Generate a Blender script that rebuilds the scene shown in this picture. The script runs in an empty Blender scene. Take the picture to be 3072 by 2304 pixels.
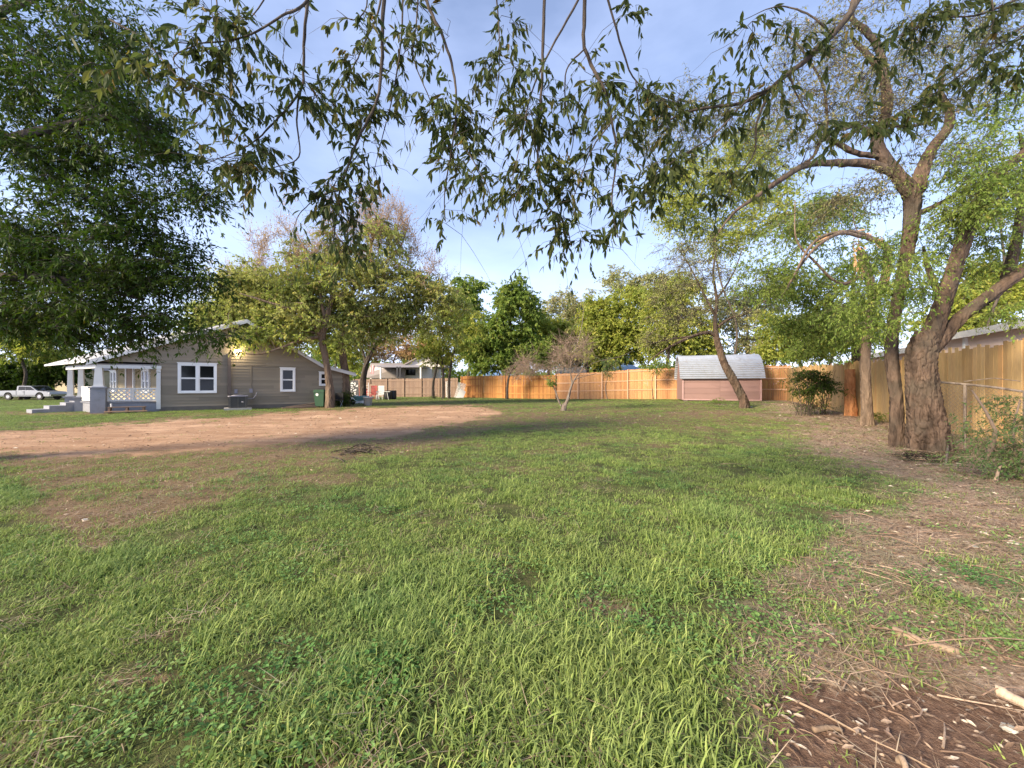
import bpy, math, random
import numpy as np
from mathutils import Vector, Matrix

# ------------------------------------------------------------------ camera, world, sun, exposure
SC = bpy.context.scene
COL = SC.collection
H = 1.35                      # eye height
F = 1154.0                    # focal length in photo pixels (3072 wide)
HX, HY = 1536.0, 1157.0       # principal column, horizon row

cam_d = bpy.data.cameras.new('camera')
cam_d.sensor_width = 36.0
cam_d.lens = 36.0 * F / 3072.0
cam_d.shift_y = (HY - 1152.0) / 3072.0
cam_d.clip_start = 0.05
cam_d.clip_end = 1500
cam = bpy.data.objects.new('camera', cam_d)
cam.location = (0, 0, H)
cam.rotation_euler = (math.radians(90), 0, 0)
COL.objects.link(cam)
SC.camera = cam

SUN_EL, SUN_AZ = math.radians(27), math.radians(234)   # azimuth clockwise from +Y: behind the camera, to its left
world = bpy.data.worlds.new("World")
SC.world = world
world.use_nodes = True
nt = world.node_tree
nt.nodes.clear()
wo = nt.nodes.new('ShaderNodeOutputWorld')
bg = nt.nodes.new('ShaderNodeBackground')
sky = nt.nodes.new('ShaderNodeTexSky')
sky.sky_type = 'NISHITA'
sky.sun_disc = False
sky.sun_elevation = SUN_EL
sky.sun_rotation = SUN_AZ
sky.air_density = 1.3
sky.dust_density = 1.0
sky.ozone_density = 1.5
tc = nt.nodes.new('ShaderNodeTexCoord')
mp = nt.nodes.new('ShaderNodeMapping'); mp.inputs['Scale'].default_value = (1.2, 1.2, 3.4)
cn = nt.nodes.new('ShaderNodeTexNoise'); cn.inputs['Scale'].default_value = 1.6
cn.inputs['Detail'].default_value = 6; cn.inputs['Roughness'].default_value = 0.55
cr = nt.nodes.new('ShaderNodeValToRGB')
cr.color_ramp.elements[0].position = 0.42; cr.color_ramp.elements[0].color = (0.10, 0.10, 0.10, 1)
cr.color_ramp.elements[1].position = 0.75; cr.color_ramp.elements[1].color = (0.26, 0.26, 0.26, 1)
mx = nt.nodes.new('ShaderNodeMix'); mx.data_type = 'RGBA'
mx.inputs[7].default_value = (11.5, 12.3, 14.0, 1)      # thin high cloud veil
nt.links.new(tc.outputs['Generated'], mp.inputs['Vector'])
nt.links.new(mp.outputs[0], cn.inputs['Vector'])
nt.links.new(cn.outputs['Fac'], cr.inputs['Fac'])
sx = nt.nodes.new('ShaderNodeSeparateXYZ'); nt.links.new(tc.outputs['Generated'], sx.inputs[0])
def wm(op, a, b):
    n_ = nt.nodes.new('ShaderNodeMath'); n_.operation = op; n_.use_clamp = True
    for i_, x_ in enumerate((a, b)):
        if isinstance(x_, (int, float)): n_.inputs[i_].default_value = x_
        else: nt.links.new(x_, n_.inputs[i_])
    return n_.outputs[0]
hz = wm('MULTIPLY', wm('POWER', wm('SUBTRACT', 1.0, sx.outputs['Z']), 4.0), .62)   # the veil thickens towards the horizon
nt.links.new(wm('ADD', cr.outputs['Color'], hz), mx.inputs[0])
nt.links.new(sky.outputs['Color'], mx.inputs[6])
tint = nt.nodes.new('ShaderNodeMix'); tint.data_type = 'RGBA'; tint.blend_type = 'MULTIPLY'; tint.inputs[0].default_value = 1
tint.inputs[7].default_value = (0.74, 0.79, 0.97, 1)
nt.links.new(mx.outputs[2], tint.inputs[6]); nt.links.new(tint.outputs[2], bg.inputs['Color'])
bg.inputs['Strength'].default_value = 0.10
nt.links.new(bg.outputs[0], wo.inputs[0])

sl = bpy.data.lights.new('sun', 'SUN')
sl.energy = 4.8
sl.angle = math.radians(14)
sl.color = (1.0, 0.84, 0.62)
so = bpy.data.objects.new('sun', sl)
sd = Vector((math.sin(SUN_AZ) * math.cos(SUN_EL), math.cos(SUN_AZ) * math.cos(SUN_EL), math.sin(SUN_EL)))
so.rotation_euler = sd.to_track_quat('Z', 'Y').to_euler()
so.location = sd * 60
COL.objects.link(so)

SC.view_settings.view_transform = 'Standard'
SC.view_settings.look = 'None'
SC.view_settings.exposure = 1.12
SC.view_settings.gamma = 1
SC.render.engine = 'CYCLES'
SC.cycles.max_bounces = 8
SC.cycles.transparent_max_bounces = 8

rng = np.random.default_rng(11)
random.seed(5)

# ------------------------------------------------------------------ terrain and coordinates
def sstep(x):
    x = np.clip(x, 0, 1)
    return x * x * (3 - 2 * x)

def terr(X, Y):
    X = np.asarray(X, float); Y = np.asarray(Y, float)
    z = 0.26 * sstep((X - 1) / 17) * sstep((Y - 13) / 15)
    z = z - 0.32 * sstep((-X - 30) / 10)
    z = z + 0.025 * np.sin(X * 0.9 + 1.3) * np.sin(Y * 0.7) * sstep((14 - Y) / 10)
    return z

def at(px, py, Y):
    return np.array([(px - HX) / F * Y, Y, H - (py - HY) / F * Y])

def gnd(px, py):
    z = 0.0
    for _ in range(12):
        Y = (H - z) * F / (py - HY)
        X = (px - HX) / F * Y
        z = float(terr(X, Y))
    return np.array([X, Y, z])

def on(X, Y):
    return np.array([X, Y, float(terr(X, Y))])

# ------------------------------------------------------------------ object helpers
def tag(o, label=None, cat=None, group=None, kind=None):
    if label: o['label'] = label
    if cat: o['category'] = cat
    if group: o['group'] = group
    if kind: o['kind'] = kind
    return o

def thing(name, label, cat, loc=(0, 0, 0), group=None):
    o = bpy.data.objects.new(name, None)
    o.empty_display_size = 0.2
    o.location = tuple(float(v) for v in loc)
    COL.objects.link(o)
    return tag(o, label, cat, group)

def mesh_np(name, V, Fc, mat, parent=None, face_attr=None, smooth=False, vattr=None):
    """V (n,3); Fc: list of int arrays (m,k) or a python list of tuples"""
    me = bpy.data.meshes.new(name)
    V = np.asarray(V, np.float32)
    if parent is not None:
        off = np.array(parent.matrix_world.translation if parent.parent is None and False else ploc(parent), np.float32)
        V = V - off
    if isinstance(Fc, list) and len(Fc) and isinstance(Fc[0], np.ndarray):
        blocks = Fc
    else:
        blocks = None
    if blocks is None:
        lens = np.array([len(f) for f in Fc], np.int32)
        idx = np.array([i for f in Fc for i in f], np.int32)
    else:
        lens = np.concatenate([np.full(len(b), b.shape[1], np.int32) for b in blocks])
        idx = np.concatenate([b.reshape(-1) for b in blocks]).astype(np.int32)
    me.vertices.add(len(V)); me.vertices.foreach_set('co', V.reshape(-1))
    me.loops.add(len(idx)); me.loops.foreach_set('vertex_index', idx)
    me.polygons.add(len(lens))
    starts = np.concatenate([[0], np.cumsum(lens)[:-1]]).astype(np.int32)
    me.polygons.foreach_set('loop_start', starts)
    try: me.polygons.foreach_set('loop_total', lens)
    except Exception: pass
    me.polygons.foreach_set('use_smooth', np.full(len(lens), bool(smooth)))
    if face_attr is not None:
        a = me.attributes.new('rnd', 'FLOAT', 'FACE')
        a.data.foreach_set('value', np.asarray(face_attr, np.float32))
    if vattr:
        for k, v in vattr.items():
            a = me.attributes.new(k, 'FLOAT', 'POINT')
            a.data.foreach_set('value', np.asarray(v, np.float32))
    me.update(calc_edges=True)
    me.validate()
    if mat is not None: me.materials.append(mat)
    o = bpy.data.objects.new(name, me)
    COL.objects.link(o)
    if parent is not None: o.parent = parent
    return o

def ploc(p):
    v = Vector((0, 0, 0))
    while p is not None:
        v = v + p.location
        p = p.parent
    return v

class MB:
    """collects shapes into one mesh, world coordinates"""
    def __init__(s): s.v = []; s.f = []; s.r = []; s.n = 0
    def add(s, vs, fs, r=None):
        if r is None: r = random.random()
        s.v.extend([tuple(float(c) for c in p) for p in vs])
        for f in fs: s.f.append(tuple(i + s.n for i in f)); s.r.append(r)
        s.n += len(vs); return s
    def box(s, c, size, ax=(1, 0, 0), ay=None, az=(0, 0, 1), r=None):
        ax = np.array(ax, float); az = np.array(az, float)
        ay = np.cross(az, ax) if ay is None else np.array(ay, float)
        c = np.array(c, float); h = np.array(size, float) / 2
        vs = []
        for sz in (-1, 1):
            for sx, sy in ((-1, -1), (1, -1), (1, 1), (-1, 1)):
                vs.append(c + ax * h[0] * sx + ay * h[1] * sy + az * h[2] * sz)
        return s.add(vs, [(3, 2, 1, 0), (4, 5, 6, 7), (0, 1, 5, 4), (1, 2, 6, 5), (2, 3, 7, 6), (3, 0, 4, 7)], r)
    def frust(s, c0, c1, s0, s1, ax=(1, 0, 0), r=None):
        ax = np.array(ax, float); ay = np.cross((0, 0, 1), ax)
        vs = []
        for c, sz in ((c0, s0), (c1, s1)):
            for sx, sy in ((-1, -1), (1, -1), (1, 1), (-1, 1)):
                vs.append(np.array(c, float) + ax * sz[0] / 2 * sx + ay * sz[1] / 2 * sy)
        return s.add(vs, [(3, 2, 1, 0), (4, 5, 6, 7), (0, 1, 5, 4), (1, 2, 6, 5), (2, 3, 7, 6), (3, 0, 4, 7)], r)
    def tube(s, pts, rad, n=8, cap=True, r=None):
        V, Q = tube_np(np.array([pts], float), np.array([rad], float) if np.ndim(rad) else np.full((1, len(pts)), rad), n)
        fs = [tuple(q) for q in Q.tolist()]
        if cap:
            K = len(pts)
            fs.append(tuple(range(n - 1, -1, -1))); fs.append(tuple((K - 1) * n + i for i in range(n)))
        return s.add(V, fs, r)
    def prism(s, poly, off, r=None):
        """poly: list of 3D points (planar), extruded by off"""
        n = len(poly); off = np.array(off, float)
        vs = [np.array(p, float) for p in poly] + [np.array(p, float) + off for p in poly]
        fs = [tuple(range(n))[::-1], tuple(range(n, 2 * n))] + [(i, (i + 1) % n, n + (i + 1) % n, n + i) for i in range(n)]
        return s.add(vs, fs, r)
    def quad(s, a, b, c, d, r=None): return s.add([a, b, c, d], [(0, 1, 2, 3)], r)
    def build(s, name, mat, parent=None, smooth=False):
        return mesh_np(name, s.v, s.f, mat, parent, s.r, smooth)

def norm(a):
    return a / np.maximum(np.linalg.norm(a, axis=-1, keepdims=True), 1e-9)

def tube_np(P, R, n):
    """P (N,K,3), R (N,K): n-sided tubes -> verts, quads"""
    N, K, _ = P.shape
    T = np.empty_like(P)
    T[:, 1:-1] = P[:, 2:] - P[:, :-2]; T[:, 0] = P[:, 1] - P[:, 0]; T[:, -1] = P[:, -1] - P[:, -2]
    T = norm(T)
    up = np.where(np.abs(T[:, :, 2:3]) > 0.9, np.array([1.0, 0, 0]), np.array([0, 0, 1.0]))
    ref = np.repeat(np.where(np.abs((P[:, -1] - P[:, 0])[:, None, 2:3]) > 0.75 * np.linalg.norm(P[:, -1] - P[:, 0], axis=1)[:, None, None], np.array([1.0, 0.13, 0]), np.array([0.1, 0, 1.0])), K, axis=1)
    A = norm(np.cross(T, ref)); B = np.cross(T, A)
    ang = np.linspace(0, 2 * np.pi, n, endpoint=False)
    V = P[:, :, None, :] + R[:, :, None, None] * (A[:, :, None, :] * np.cos(ang)[None, None, :, None] + B[:, :, None, :] * np.sin(ang)[None, None, :, None])
    i = np.arange(N)[:, None, None] * K * n; k = np.arange(K - 1)[None, :, None] * n; j = np.arange(n)[None, None, :]; j2 = (j + 1) % n
    a = i + k + j; b = i + k + j2; c = i + k + n + j2; d = i + k + n + j
    return V.reshape(-1, 3), np.stack([a, b, c, d], -1).reshape(-1, 4)

def leaves_np(P, D, Nn, L, W, near=False):
    """leaf blades: base P, direction D, face normal Nn"""
    D = norm(D); S = norm(np.cross(D, Nn)); U = np.cross(S, D)
    m = len(P); L = L[:, None]; W = W[:, None]
    if not near:
        V = np.stack([P, P + D * L * .45 + S * W * .5 + U * W * .12, P + D * L, P + D * L * .45 - S * W * .5 + U * W * .12], 1)
        b = np.arange(m)[:, None] * 4
        Q = np.concatenate([b + np.array([[0, 1, 2]]), b + np.array([[0, 2, 3]])], 0)
        return V.reshape(-1, 3), Q, 2
    ls = [0.0, .2, .45, .72, 1.0]; ws = [.0, .38, .5, .34, 0]
    dr = rng.uniform(-.08, .45, (m, 1))
    mid = [P + D * L * l - U * L * dr * l * l for l in ls]
    vs = [mid[0]]
    for q in (1, 2, 3):
        vs += [mid[q] + S * W * ws[q] + U * W * .14, mid[q], mid[q] - S * W * ws[q] + U * W * .14]
    vs.append(mid[4])
    V = np.stack(vs, 1)                       # 11 verts
    b = np.arange(m)[:, None] * 11
    tri = np.concatenate([b + np.array([[0, 1, 2]]), b + np.array([[0, 2, 3]]), b + np.array([[7, 10, 8]]), b + np.array([[8, 10, 9]])], 0)
    quad = np.concatenate([b + np.array([q]) for q in ([1, 4, 5, 2], [2, 5, 6, 3], [4, 7, 8, 5], [5, 8, 9, 6])], 0)
    return V.reshape(-1, 3), (tri, quad), 8

# ------------------------------------------------------------------ materials
def nmat(name):
    m = bpy.data.materials.new(name); m.use_nodes = True
    t = m.node_tree; t.nodes.clear()
    o = t.nodes.new('ShaderNodeOutputMaterial')
    p = t.nodes.new('ShaderNodeBsdfPrincipled')
    t.links.new(p.outputs[0], o.inputs[0])
    return m, t, p, o

def ramp(t, fac, stops):
    r = t.nodes.new('ShaderNodeValToRGB')
    while len(r.color_ramp.elements) > 1: r.color_ramp.elements.remove(r.color_ramp.elements[-1])
    r.color_ramp.elements[0].position = stops[0][0]; r.color_ramp.elements[0].color = (*stops[0][1], 1)
    for ps, c in stops[1:]:
        e = r.color_ramp.elements.new(ps); e.color = (*c, 1)
    t.links.new(fac, r.inputs['Fac'])
    return r.outputs['Color']

def noise(t, scale, detail=4, rough=.55, vec=None, sc=None, dist=0):
    n = t.nodes.new('ShaderNodeTexNoise'); n.inputs['Scale'].default_value = scale
    n.inputs['Detail'].default_value = detail; n.inputs['Roughness'].default_value = rough
    n.inputs['Distortion'].default_value = dist
    c = t.nodes.new('ShaderNodeTexCoord')
    v = c.outputs['Object']
    if sc:
        m = t.nodes.new('ShaderNodeMapping'); m.inputs['Scale'].default_value = sc
        t.links.new(v, m.inputs['Vector']); v = m.outputs[0]
    t.links.new(v, n.inputs['Vector'])
    return n.outputs['Fac']

def attr(t, name):
    a = t.nodes.new('ShaderNodeAttribute'); a.attribute_name = name
    return a.outputs['Fac']

def math_(t, op, a, b, clamp=False):
    m = t.nodes.new('ShaderNodeMath'); m.operation = op; m.use_clamp = clamp
    for i, x in enumerate((a, b)):
        if isinstance(x, (int, float)): m.inputs[i].default_value = x
        elif x is not None: t.links.new(x, m.inputs[i])
    return m.outputs[0]

def mixc(t, fac, a, b, mode='MIX'):
    m = t.nodes.new('ShaderNodeMix'); m.data_type = 'RGBA'; m.blend_type = mode
    if isinstance(fac, (int, float)): m.inputs[0].default_value = fac
    else: t.links.new(fac, m.inputs[0])
    for i, x in ((6, a), (7, b)):
        if isinstance(x, tuple): m.inputs[i].default_value = (*x, 1)
        else: t.links.new(x, m.inputs[i])
    return m.outputs[2]

def bump(t, p, h, strength=.5, dist=.02):
    b = t.nodes.new('ShaderNodeBump'); b.inputs['Strength'].default_value = strength; b.inputs['Distance'].default_value = dist
    t.links.new(h, b.inputs['Height']); t.links.new(b.outputs[0], p.inputs['Normal'])

def leafmat(name, stops, trans=.35, rough=.55, clump=.0, cscale=1.2, ccol=(0.1, 0.12, 0.03)):
    m, t, p, o = nmat(name)
    c = ramp(t, attr(t, 'rnd'), stops)
    if clump:
        k = noise(t, cscale, 2)
        k = math_(t, 'MULTIPLY', math_(t, 'SUBTRACT', k, .42, True), clump * 4, True)
        c = mixc(t, k, c, ccol)
    t.links.new(c, p.inputs['Base Color'])
    p.inputs['Roughness'].default_value = rough
    p.inputs['Specular IOR Level'].default_value = .14
    tr = t.nodes.new('ShaderNodeBsdfTranslucent')
    hs = t.nodes.new('ShaderNodeHueSaturation'); hs.inputs['Saturation'].default_value = 1.1; hs.inputs['Value'].default_value = 1.7
    t.links.new(c, hs.inputs['Color']); t.links.new(hs.outputs[0], tr.inputs['Color'])
    ms = t.nodes.new('ShaderNodeMixShader'); ms.inputs[0].default_value = trans
    t.links.new(p.outputs[0], ms.inputs[1]); t.links.new(tr.outputs[0], ms.inputs[2]); t.links.new(ms.outputs[0], o.inputs[0])
    return m

def barkmat(name, a, b, scale=9, stretch=(1, 1, .22), strength=.9, patch=None):
    m, t, p, o = nmat(name)
    n1 = noise(t, scale, 6, .65, sc=stretch, dist=.6)
    n2 = noise(t, 1.7, 3)
    c = ramp(t, n1, [(.3, a), (.62, b), (.8, tuple(min(1, x * 1.25) for x in b))])
    c = mixc(t, math_(t, 'MULTIPLY', math_(t, 'SUBTRACT', n2, .45, True), 4, True), c, tuple(x * .6 for x in b) if patch is None else patch)
    t.links.new(c, p.inputs['Base Color']); p.inputs['Roughness'].default_value = .9
    p.inputs['Specular IOR Level'].default_value = .2
    v = t.nodes.new('ShaderNodeTexVoronoi'); v.inputs['Scale'].default_value = scale * 1.3
    tc_ = t.nodes.new('ShaderNodeTexCoord'); mm = t.nodes.new('ShaderNodeMapping'); mm.inputs['Scale'].default_value = (1, 1, .3)
    t.links.new(tc_.outputs['Object'], mm.inputs[0]); t.links.new(mm.outputs[0], v.inputs['Vector'])
    hh = math_(t, 'ADD', n1, v.outputs['Distance'])
    bump(t, p, hh, strength, .05)
    return m

def paint(name, col, rough=.5, var=.12, scale=3, metal=0, spec=.5, bumpy=0, bscale=40, dirt=None, dirtamt=.3):
    m, t, p, o = nmat(name)
    n = noise(t, scale, 5, .6)
    c = ramp(t, n, [(.25, tuple(x * (1 - var) for x in col)), (.75, tuple(min(1, x * (1 + var)) for x in col))])
    if dirt:
        d = math_(t, 'MULTIPLY', math_(t, 'SUBTRACT', noise(t, scale * 2.3, 6, .7), .5, True), dirtamt * 8, True)
        c = mixc(t, d, c, dirt)
    t.links.new(c, p.inputs['Base Color']); p.inputs['Roughness'].default_value = rough
    p.inputs['Metallic'].default_value = metal; p.inputs['Specular IOR Level'].default_value = spec
    if bumpy: bump(t, p, noise(t, bscale, 4), bumpy, .01)
    return m

def woodmat(name, stops, grain=(14, 14, .7), gs=6, stain=None, stainamt=.5, rough=.85, bstr=.3):
    m, t, p, o = nmat(name)
    base = ramp(t, attr(t, 'rnd'), stops)
    g = noise(t, gs, 5, .65, sc=grain, dist=.4)
    c = mixc(t, math_(t, 'MULTIPLY', math_(t, 'SUBTRACT', g, .35, True), 1.9, True), base, (0.25, 0.2, 0.16), 'MULTIPLY')
    c = mixc(t, .35, c, base)
    if stain:
        s = math_(t, 'MULTIPLY', math_(t, 'SUBTRACT', noise(t, .9, 5, .65, sc=(1, 1, .5)), .45, True), stainamt * 8, True)
        c = mixc(t, s, c, stain)
    t.links.new(c, p.inputs['Base Color']); p.inputs['Roughness'].default_value = rough
    p.inputs['Specular IOR Level'].default_value = .25
    bump(t, p, g, bstr, .01)
    return m

M = {}
M['leaf_over'] = leafmat('leaf_overhead', [(0, (0.034, 0.049, 0.015)), (.5, (0.058, 0.078, 0.024)), (.85, (0.096, 0.100, 0.029)), (1, (0.164, 0.097, 0.032))], .38, .5)
M['leaf_dark'] = leafmat('leaf_dark', [(0, (0.020, 0.041, 0.006)), (.5, (0.038, 0.073, 0.010)), (.9, (0.066, 0.103, 0.014)), (1, (0.103, 0.082, 0.012))], .22, .5, .25, 1.3, (0.079, 0.090, 0.012))
M['leaf_olive'] = leafmat('leaf_olive', [(0, (0.134, 0.183, 0.043)), (.5, (0.235, 0.287, 0.071)), (.8, (0.347, 0.366, 0.104)), (1, (0.448, 0.329, 0.142))], .38, .6, .35, .35, (0.370, 0.317, 0.123))
M['leaf_tan'] = leafmat('leaf_tan', [(0, (0.281, 0.187, 0.094)), (.5, (0.406, 0.258, 0.129)), (.8, (0.468, 0.312, 0.172)), (1, (0.312, 0.296, 0.100))], .35, .7, .4, .4, (0.265, 0.265, 0.086))
M['leaf_mid'] = leafmat('leaf_mid', [(0, (0.084, 0.140, 0.028)), (.5, (0.139, 0.212, 0.044)), (.85, (0.222, 0.278, 0.058)), (1, (0.351, 0.310, 0.077))], .35, .6, .3, .5, (0.277, 0.278, 0.065))
M['leaf_yellow'] = leafmat('leaf_yellow', [(0, (0.172, 0.222, 0.045)), (.5, (0.287, 0.322, 0.064)), (.85, (0.416, 0.400, 0.089)), (1, (0.459, 0.343, 0.114))], .4, .6, .4, .45, (0.144, 0.200, 0.045))
M['leaf_pale'] = leafmat('leaf_pale', [(0, (0.169, 0.203, 0.079)), (.5, (0.287, 0.298, 0.129)), (.85, (0.423, 0.386, 0.186)), (1, (0.507, 0.386, 0.200))], .35, .7)
M['leaf_grey'] = leafmat('leaf_grey_green', [(0, (0.096, 0.120, 0.050)), (.5, (0.161, 0.184, 0.082)), (.85, (0.257, 0.240, 0.113)), (1, (0.433, 0.240, 0.101))], .35, .55, .3, .8, (0.305, 0.212, 0.088))
M['leaf_shrub'] = leafmat('leaf_shrub', [(0, (0.054, 0.102, 0.033)), (.5, (0.100, 0.174, 0.060)), (1, (0.201, 0.247, 0.071))], .3, .55)
M['bark_dark'] = barkmat('bark_dark', (.035, .028, .022), (.11, .088, .07))
M['bark_big'] = barkmat('bark_big', (.022, .015, .011), (.135, .092, .066), 7, (1, 1, .25), 1.0, (.085, .07, .052))
M['bark_tan'] = barkmat('bark_tan', (.06, .042, .03), (.23, .165, .115), 7, (1, 1, .25), .7, (.19, .14, .10))
M['bark_orange'] = barkmat('bark_orange', (.22, .10, .045), (.55, .26, .11), 6, (1, 1, .2), .6, (.38, .15, .06))
M['bark_grey'] = barkmat('bark_grey', (.08, .065, .055), (.24, .195, .16), 9, (1, 1, .3), .7, (.15, .13, .11))
M['twig'] = paint('twig_bark', (.06, .045, .035), .85, .3, 8)
M['twig_light'] = paint('twig_light', (.25, .18, .13), .85, .3, 8)
M['wood_break'] = paint('broken_wood', (.58, .33, .16), .8, .25, 9, bumpy=.4)
M['white'] = paint('white_paint', (.64, .63, .60), .5, .05, 4, dirt=(.5, .47, .42), dirtamt=.12)
M['window_white'] = paint('window_white', (.80, .80, .79), .4, .03, 4)
M['grey_paint'] = paint('grey_blue_paint', (.24, .245, .27), .6, .12, 2.5, bumpy=.15, dirt=(.14, .13, .12), dirtamt=.25)
M['roof'] = paint('pale_roof', (.55, .54, .53), .55, .1, 2.0, dirt=(.36, .33, .31), dirtamt=.2)
M['soffit'] = paint('soffit', (.45, .44, .42), .7, .06)
M['ceil'] = paint('porch_ceiling', (.3, .27, .24), .7, .06)
def sidingmat(name, col, dirt):
    m, t, p, o = nmat(name)
    base = ramp(t, attr(t, 'rnd'), [(0, tuple(x * .86 for x in col)), (.5, col), (1, tuple(x * 1.12 for x in col))])
    n = noise(t, 1.1, 5, .6, sc=(1, 1, 3))
    c = mixc(t, math_(t, 'MULTIPLY', math_(t, 'SUBTRACT', n, .45, True), 2.2, True), base, dirt)
    t.links.new(c, p.inputs['Base Color']); p.inputs['Roughness'].default_value = .7; p.inputs['Specular IOR Level'].default_value = .3
    bump(t, p, noise(t, 30, 3, sc=(1, 1, 4)), .1, .005)
    return m
M['siding'] = sidingmat('taupe_siding', (.255, .212, .155), (.225, .20, .145))
M['siding_cream'] = sidingmat('cream_siding', (.40, .33, .21), (.33, .27, .17))
M['siding_white'] = sidingmat('white_siding', (.66, .62, .58), (.55, .5, .46))
M['siding_pink'] = sidingmat('pinkish_siding', (.78, .62, .53), (.70, .55, .46))
M['skirt'] = paint('dark_skirt', (.13, .115, .10), .8, .2, 3)
m, t, p, o = nmat('window_glass')
p.inputs['Base Color'].default_value = (.010, .011, .011, 1); p.inputs['Roughness'].default_value = .08; p.inputs['Specular IOR Level'].default_value = .35
bump(t, p, noise(t, 3, 2), .05, .02); M['glass'] = m
M['curtain'] = paint('curtain', (.30, .22, .17), .8, .2, 4)
M['brown_metal'] = paint('brown_metal', (.10, .075, .06), .55, .15, 4)
M['ac'] = paint('ac_metal', (.15, .135, .115), .5, .12, 5, metal=.2)
M['ac_dark'] = paint('ac_fins', (.05, .047, .042), .6, .15, 9)
M['concrete'] = paint('concrete', (.40, .37, .33), .85, .12, 3, bumpy=.3)
M['galv'] = paint('galvanised', (.42, .45, .49), .38, .12, 1.5, metal=.55, dirt=(.30, .25, .22), dirtamt=.25)
M['mauve'] = sidingmat('mauve_board', (.25, .155, .135), (.21, .13, .115))
M['mauve_trim'] = paint('mauve_trim', (.38, .24, .22), .65, .1)
M['green_bin'] = paint('green_plastic', (.025, .075, .035), .45, .1)
M['black'] = paint('black_plastic', (.018, .018, .020), .5, .15)
M['red'] = paint('red_cloth', (.42, .06, .06), .8, .15)
M['teal'] = paint('teal_plastic', (.22, .45, .43), .5, .1)
M['plastic_white'] = paint('white_plastic', (.68, .68, .66), .45, .06)
M['rubber'] = paint('rubber', (.02, .02, .02), .8, .2)
M['car'] = paint('silver_paint', (.34, .35, .37), .3, .03, 2, metal=.5)
M['car_trim'] = paint('dark_trim', (.03, .03, .032), .5, .1)
M['chrome'] = paint('chrome', (.6, .6, .6), .15, .03, 2, metal=.9)
M['tail_red'] = paint('red_lens', (.35, .02, .015), .25, .05)
M['headlamp'] = paint('clear_lens', (.6, .6, .58), .1, .03)
M['wood_orange'] = woodmat('orange_fence_wood', [(0, (.34, .14, .05)), (.35, (.48, .22, .07)), (.7, (.58, .30, .10)), (1, (.66, .32, .09))], stain=(.38, .13, .045), stainamt=.25)
M['wood_tan'] = woodmat('tan_fence_wood', [(0, (.38, .18, .075)), (.5, (.50, .26, .11)), (1, (.60, .33, .14))], stain=(.33, .16, .085), stainamt=.25)
M['wood_grey'] = woodmat('weathered_fence_wood', [(0, (.20, .14, .105)), (.5, (.27, .19, .14)), (1, (.33, .235, .17))], stain=(.19, .12, .09), stainamt=.3)
M['wood_gold'] = woodmat('golden_fence_wood', [(0, (.34, .20, .08)), (.3, (.52, .34, .14)), (.7, (.66, .45, .20)), (.9, (.60, .33, .13)), (1, (.40, .20, .08))], stain=(.36, .25, .14), stainamt=.35)
M['rail_wood'] = woodmat('rail_wood', [(0, (.55, .32, .18)), (1, (.68, .44, .28))])
M['rail_grey'] = woodmat('rail_grey', [(0, (.26, .18, .13)), (1, (.36, .26, .19))])
M['log'] = woodmat('bleached_wood', [(0, (.18, .125, .085)), (.5, (.26, .185, .125)), (1, (.36, .265, .185))])
M['chips'] = woodmat('wood_chip', [(0, (.14, .09, .06)), (.5, (.30, .20, .14)), (.8, (.48, .36, .26)), (1, (.78, .68, .54))])
M['lattice'] = M['white']
M['stone'] = paint('pale_stone', (.5, .47, .40), .85, .2, 10, bumpy=.4)
M['roof_grey'] = paint('grey_shingle', (.22, .19, .17), .85, .15, 6, bumpy=.3)
M['roof_blue'] = paint('blue_metal_roof', (.22, .36, .55), .35, .1, 3, metal=.4)
M['fascia_grey'] = paint('grey_fascia', (.23, .22, .25), .6, .1)

# ------------------------------------------------------------------ ground masks, in ground space read through a layout of outlines
def inside(px, py, poly):
    poly = np.array(poly, float); n = len(poly); r = np.zeros(px.shape, bool); j = n - 1
    for i in range(n):
        xi, yi = poly[i]; xj, yj = poly[j]
        c = ((yi > py) != (yj > py)) & (px < (xj - xi) * (py - yi) / (yj - yi + 1e-12) + xi)
        r ^= c; j = i
    return r

def vnoise(X, Y, s, seed=0):
    """cheap smooth value noise, -1..1"""
    g = np.random.default_rng(seed).uniform(-1, 1, (256, 256))
    x = X / s; y = Y / s; xi = np.floor(x).astype(int); yi = np.floor(y).astype(int)
    fx = sstep(x - xi); fy = sstep(y - yi)
    a = g[xi % 256, yi % 256]; b = g[(xi + 1) % 256, yi % 256]; c = g[xi % 256, (yi + 1) % 256]; d = g[(xi + 1) % 256, (yi + 1) % 256]
    return (a * (1 - fx) + b * fx) * (1 - fy) + (c * (1 - fx) + d * fx) * fy

def lay(X, Y):
    """row/column of a ground point in the site layout (outlines below were measured on it)"""
    Yc = np.maximum(Y, .5)
    z = terr(X, Yc)
    return HX + F * X / Yc, HY + F * (H - z) / Yc

def polyf(px, py, xs, ys): return np.interp(px, xs, ys)

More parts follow.
